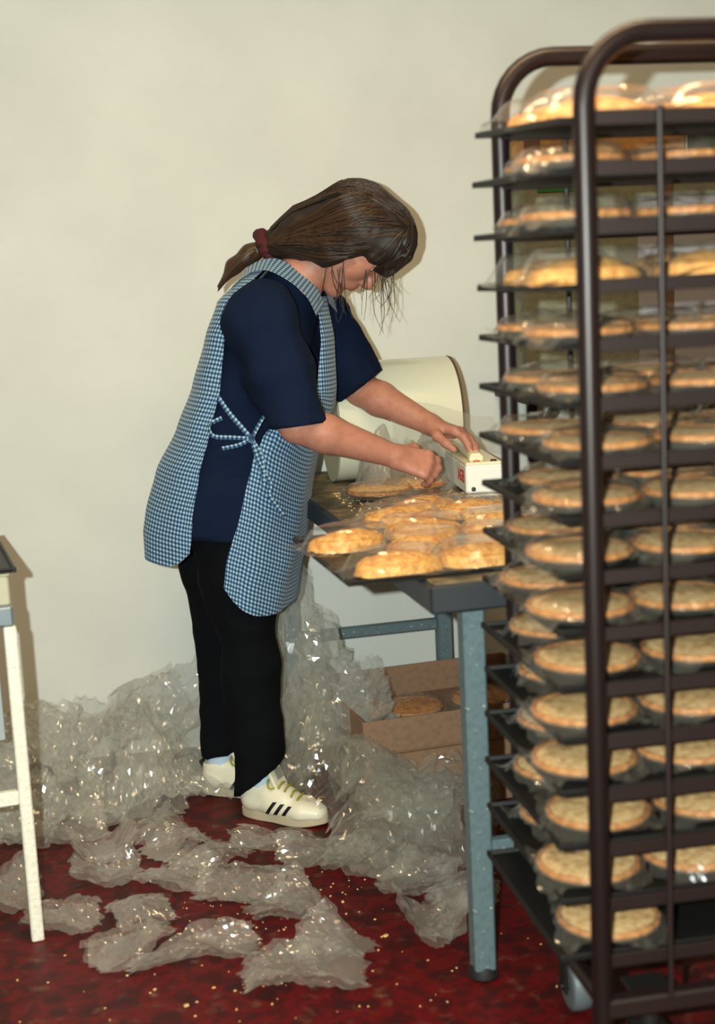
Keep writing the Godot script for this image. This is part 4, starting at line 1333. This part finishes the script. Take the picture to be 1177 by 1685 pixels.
func hair(t: Node3D, ht: Transform3D) -> void:
	var bones := [
		[Vector3(-0.032, 0.037, 0), Vector3(0.018, 0.062, 0), 0.096, 0.086],
		[Vector3(-0.05, 0.02, 0), Vector3(-0.088, -0.085, 0), 0.090, 0.062], [Vector3(-0.088, -0.085, 0), Vector3(-0.114, -0.185, 0), 0.060, 0.030],
		[Vector3(0.056, 0.090, -0.032), Vector3(0.056, 0.090, 0.032), 0.034, 0.034]]
	for s in [-1, 1]:
		bones += [[Vector3(0.0, 0.045, 0.052 * s), Vector3(-0.012, -0.055, 0.060 * s), 0.046, 0.032], [Vector3(-0.012, -0.055, 0.060 * s), Vector3(-0.100, -0.165, 0.010 * s), 0.032, 0.026], [Vector3(0.012, -0.01, 0.072 * s), Vector3(0.0, -0.070, 0.062 * s), 0.018, 0.012],
			[Vector3(0.080, 0.070, 0.030 * s), Vector3(0.096, 0.028, 0.026 * s), 0.024, 0.012], [Vector3(0.060, 0.085, 0.045 * s), Vector3(0.070, 0.035, 0.060 * s), 0.022, 0.010]]
	bones += [[Vector3(0.085, 0.075, 0), Vector3(0.102, 0.030, 0), 0.024, 0.011]]
	var rip := FastNoiseLite.new()
	rip.seed = 9
	rip.frequency = 24.0
	var hm := MB.new()
	nets(hm, bones, 0.0055, 0.022, [], rip, 0.004)
	var cap := MB.new()
	cap.join(hm, ht)
	var hr := part("hair", cap.mesh(), mats["hair"], t)
	# locks combed back from the fringe and crown to the tie
	var light := MB.new()
	var dark := MB.new()
	var tie_at := Vector3(-0.114, -0.188, 0)
	for k in 430:
		var s := rng.randf_range(-1.0, 1.0)
		var f := rng.randf()
		var low := rng.randf()
		var a := Vector3(lerpf(0.07, -0.06, f), 0.12, s * 0.09)
		var mid := Vector3(lerpf(-0.02, -0.09, f), lerpf(0.02, 0.0, f), s * 0.11)
		if absf(s) > 0.4 and k % 2 == 0:   # over the ear and along the cheek
			a = Vector3(lerpf(0.055, -0.02, f), lerpf(0.075, -0.04, low), signf(s) * 0.10)
			mid = Vector3(lerpf(0.0, -0.07, f), lerpf(0.0, -0.10, low), signf(s) * 0.11)
		elif absf(s) < 0.45:
			mid = Vector3(-0.15, 0.05, s * 0.12)
		var path := []
		for i in 13:
			var u := i / 12.0
			var p := a * (1 - u) * (1 - u) + mid * 2.0 * u * (1 - u) + (tie_at + Vector3(0, 0, s * 0.02)) * u * u
			for it in 4:
				var e := 0.002
				var d := field(p, bones, 0.022)
				var gr := Vector3(field(p + Vector3(e, 0, 0), bones, 0.022) - d, field(p + Vector3(0, e, 0), bones, 0.022) - d, field(p + Vector3(0, 0, e), bones, 0.022) - d)
				p -= gr.normalized() * (d - 0.0012)
			path.append(ht * p)
		var mb: MB = light if rng.randf() < 0.45 else dark
		mb.tube(path, [0.0011, 0.0022, 0.0025, 0.0026, 0.0026, 0.0026, 0.0026, 0.0025, 0.0024, 0.0022, 0.002, 0.0016, 0.001], 5, false, 0.6)
	# fringe locks falling forward
	for k in 130:
		var s := rng.randf_range(-1.15, 1.15)
		var path := []
		for i in 7:
			var u := i / 6.0
			var p := Vector3(lerpf(0.045, 0.112 - 0.035 * s * s, u), lerpf(0.135, 0.018 + rng.randf() * 0.004, u), s * lerpf(0.045, 0.062, u))
			for it in 3:
				var e := 0.002
				var d := field(p, bones, 0.022)
				if d < 0.0015:
					var gr := Vector3(field(p + Vector3(e, 0, 0), bones, 0.022) - d, field(p + Vector3(0, e, 0), bones, 0.022) - d, field(p + Vector3(0, 0, e), bones, 0.022) - d)
					p -= gr.normalized() * (d - 0.0015)
			path.append(ht * p)
		var mb: MB = light if rng.randf() < 0.2 else dark
		mb.tube(path, [0.0012, 0.0022, 0.0025, 0.0025, 0.0022, 0.0016, 0.0006], 5, false, 0.6)
	part("lock_light", light.mesh(), mats["hair strand"], hr)
	part("lock_dark", dark.mesh(), mats["hair strand dark"], hr)
	# loose strands hanging past the face
	var loose := MB.new()
	for k in 30:
		var s := rng.randf_range(-0.07, 0.075)
		var f0 := ht * Vector3(rng.randf_range(0.045, 0.100), rng.randf_range(0.0, 0.05), s)
		if k >= 22:
			f0 = ht * Vector3(rng.randf_range(0.01, 0.05), rng.randf_range(-0.07, -0.02), 0.07)
		var l := rng.randf_range(0.06, 0.17)
		var w1 := rng.randf_range(-0.02, 0.02)
		var w2 := rng.randf_range(-0.028, 0.022)
		loose.tube(curve([f0, f0 + Vector3(w1 * 0.4, -l * 0.35, 0.003), f0 + Vector3(w1, -l * 0.7, -0.002), f0 + Vector3(w1 + w2, -l, 0.004)], 12), [0.0011, 0.0011, 0.001, 0.001, 0.0009, 0.0009, 0.0008, 0.0008, 0.0007, 0.0006, 0.0005, 0.0005, 0.0004], 4, false)
	part("loose_strand", loose.mesh(), mats["hair strand"], hr)
	# ponytail below the scrunchie
	var tail := MB.new()
	var p0 := ht * tie_at
	var pts := [p0, Vector3(0.082, 1.410, 0.006), Vector3(0.040, 1.382, 0.010), Vector3(0.000, 1.335, 0.012)]
	nets(tail, [[pts[0], pts[1], 0.018, 0.022], [pts[1], pts[2], 0.022, 0.018], [pts[2], pts[3], 0.018, 0.004]], 0.005, 0.015)
	for k in 120:
		var a := rng.randf() * TAU
		var o := Vector3(0.3 * cos(a), 0.6 * sin(a), cos(a)) * 0.024
		var e := rng.randf_range(0.8, 1.15)
		var end: Vector3 = pts[2].lerp(pts[3], e) + o * 0.5
		tail.tube(curve([pts[0], pts[1] + o * 1.15, pts[2] + o, end], 8), [0.001, 0.002, 0.0024, 0.0024, 0.0024, 0.0022, 0.0018, 0.0012, 0.0005], 5, false)
	part("ponytail", tail.mesh(), mats["hair strand"], t)
	var scr := MB.new()
	var ax: Vector3 = (pts[1] - pts[0]).normalized()
	var b1: Vector3 = ax.cross(Vector3.BACK).normalized()
	var b2: Vector3 = ax.cross(b1)
	var ring := []
	var rr := []
	for i in 29:
		var a := TAU * i / 28
		ring.append(p0 + (b1 * cos(a) + b2 * sin(a)) * (0.029 + 0.003 * sin(a * 7.0)) + ax * 0.005 * sin(a * 5.0))
		rr.append(0.015 + 0.0035 * sin(a * 9.0))
	scr.tube(ring, rr, 10, false)
	part("scrunchie", scr.mesh(), mats["maroon cloth"], t)

func shoe(t: Node3D, at: Vector3, turn: float, side: float) -> void:
	var sh := Node3D.new()
	sh.name = "sneaker"
	t.add_child(sh, true)
	sh.position = at
	sh.rotation.y = turn
	var bones := []
	for s in [-1, 1]:
		bones += [[Vector3(0.036, 0.050, 0.007 * s), Vector3(0.10, 0.046, 0.010 * s), 0.029, 0.031], [Vector3(0.10, 0.046, 0.010 * s), Vector3(0.175, 0.034, 0.016 * s), 0.031, 0.026], [Vector3(0.175, 0.034, 0.016 * s), Vector3(0.212, 0.030, 0.008 * s), 0.026, 0.022],
			[Vector3(0.036, 0.055, 0.006 * s), Vector3(0.034, 0.090, 0.010 * s), 0.029, 0.027], [Vector3(0.05, 0.085, 0.008 * s), Vector3(0.125, 0.060, 0.010 * s), 0.028, 0.026]]
	var up := MB.new()
	nets(up, bones, 0.004, 0.016, [[Vector3(0.05, 0.021, 0), Vector3(0, -1, 0), 9.0], [Vector3(0.036, 0.094, 0), Vector3(-0.12, 1, 0).normalized(), 0.06]])
	part("upper", up.mesh(), mats["shoe leather"], sh)
	var sole := MB.new()
	var outline := []
	for i in 40:
		var a := TAU * i / 40
		var x := 0.118 - 0.122 * cos(a)
		var u := x / 0.24
		var w := 0.034 + 0.011 * smoothstep(0.35, 0.75, u) - 0.004 * exp(-pow((u - 0.4) / 0.15, 2.0))
		outline.append(Vector2(x, -sin(a) * w))
	var rings := [[0.97, 0.0], [1.0, 0.004], [1.0, 0.024], [0.97, 0.028], [0.85, 0.028]]
	for r in rings:
		for o in outline:
			sole.add(Vector3(0.118 + (o.x - 0.118) * r[0], r[1] + 0.006 * smoothstep(0.18, 0.24, o.x), o.y * r[0]))
	for i in rings.size() - 1:
		for j in 40:
			var a := i * 40 + j
			var b := i * 40 + (j + 1) % 40
			sole.quad(a, a + 40, b + 40, b)
	var c := sole.add(Vector3(0.118, 0.0, 0))
	for j in 40:
		sole.tri(c, j, (j + 1) % 40)
	part("sole", sole.mesh(), mats["shoe sole"], sh)
	var on := func(x: float, y: float, s: float) -> Vector3:   # a point on the side of the upper
		var z := 0.07
		while z > 0.0 and field(Vector3(x, y, z * s), bones, 0.016) > 0.0:
			z -= 0.001
		return Vector3(x, y, z * s)
	for s in [-1, 1]:
		for k in 3:
			var st := MB.new()
			var x0: float = 0.084 + 0.023 * k
			var first := 0
			for i in 8:
				var y: float = lerpf(0.027, 0.062 - 0.004 * k, i / 7.0)
				var xx: float = x0 + (y - 0.027) * 0.75
				var a: Vector3 = on.call(xx, y, s)
				var b: Vector3 = on.call(xx + 0.011, y, s)
				st.add(a + Vector3(0, 0, 0.0016 * s))
				st.add(b + Vector3(0, 0, 0.0016 * s))
			for i in 7:
				st.quad(first + i * 2, first + i * 2 + 2, first + i * 2 + 3, first + i * 2 + 1)
			part("stripe", st.mesh(), mats["black trim"], sh)
	var top := func(x: float, z: float) -> float:
		var y := 0.13
		while y > 0.02 and field(Vector3(x, y, z), bones, 0.016) > 0.0:
			y -= 0.001
		return y
	for k in 5:
		var x := 0.098 + 0.017 * k
		var lc := MB.new()
		var path := []
		for i in 9:
			var z := lerpf(-0.024, 0.024, i / 8.0)
			path.append(Vector3(x + 0.006 * (i / 8.0 - 0.5), top.call(x, z) + 0.0035, z))
		lc.tube(path, [0.0032], 6)
		part("lace", lc.mesh(), mats["yellow lace"], sh)
	var bow := MB.new()
	for s in [-1, 1]:
		var y0: float = top.call(0.098, 0.012 * s)
		bow.tube(curve([Vector3(0.095, y0 + 0.006, 0.0), Vector3(0.088, y0 + 0.010, 0.022 * s), Vector3(0.098, y0 - 0.004, 0.036 * s), Vector3(0.108, y0 - 0.004, 0.026 * s), Vector3(0.097, y0 + 0.006, 0.002 * s)], 14), [0.003], 6)
	part("lace_bow", bow.mesh(), mats["yellow lace"], sh)
	var tg := MB.new()
	tg.box(Vector3(0.101, 0.112, 0), Vector3(0.010, 0.062, 0.056), Basis(Vector3.BACK, 0.42), 0.004)
	var tongue := part("tongue", tg.mesh(), mats["shoe leather"], sh)
	part("tongue_label", boxm(Vector3(0.0015, 0.026, 0.030), Vector3(0.1025, 0.121, 0), 0.0005, Basis(Vector3.BACK, 0.42)).duplicate(), mats["tongue label"], tongue).position = Vector3(0.0052, 0.0022, 0.0)
	part("collar_trim", boxm(Vector3(0.010, 0.022, 0.038), Vector3(0.003, 0.086, 0), 0.003, Basis(Vector3.BACK, 0.15)), mats["black trim"], sh, "black heel tab")
	var sk := MB.new()
	sk.tube([Vector3(0.050, 0.060, 0), Vector3(0.052, 0.10, 0), Vector3(0.055, 0.16, 0)], [0.038, 0.037, 0.038], 20)
	part("sock", sk.mesh(), mats["sock"], sh, "pale blue-white sock")
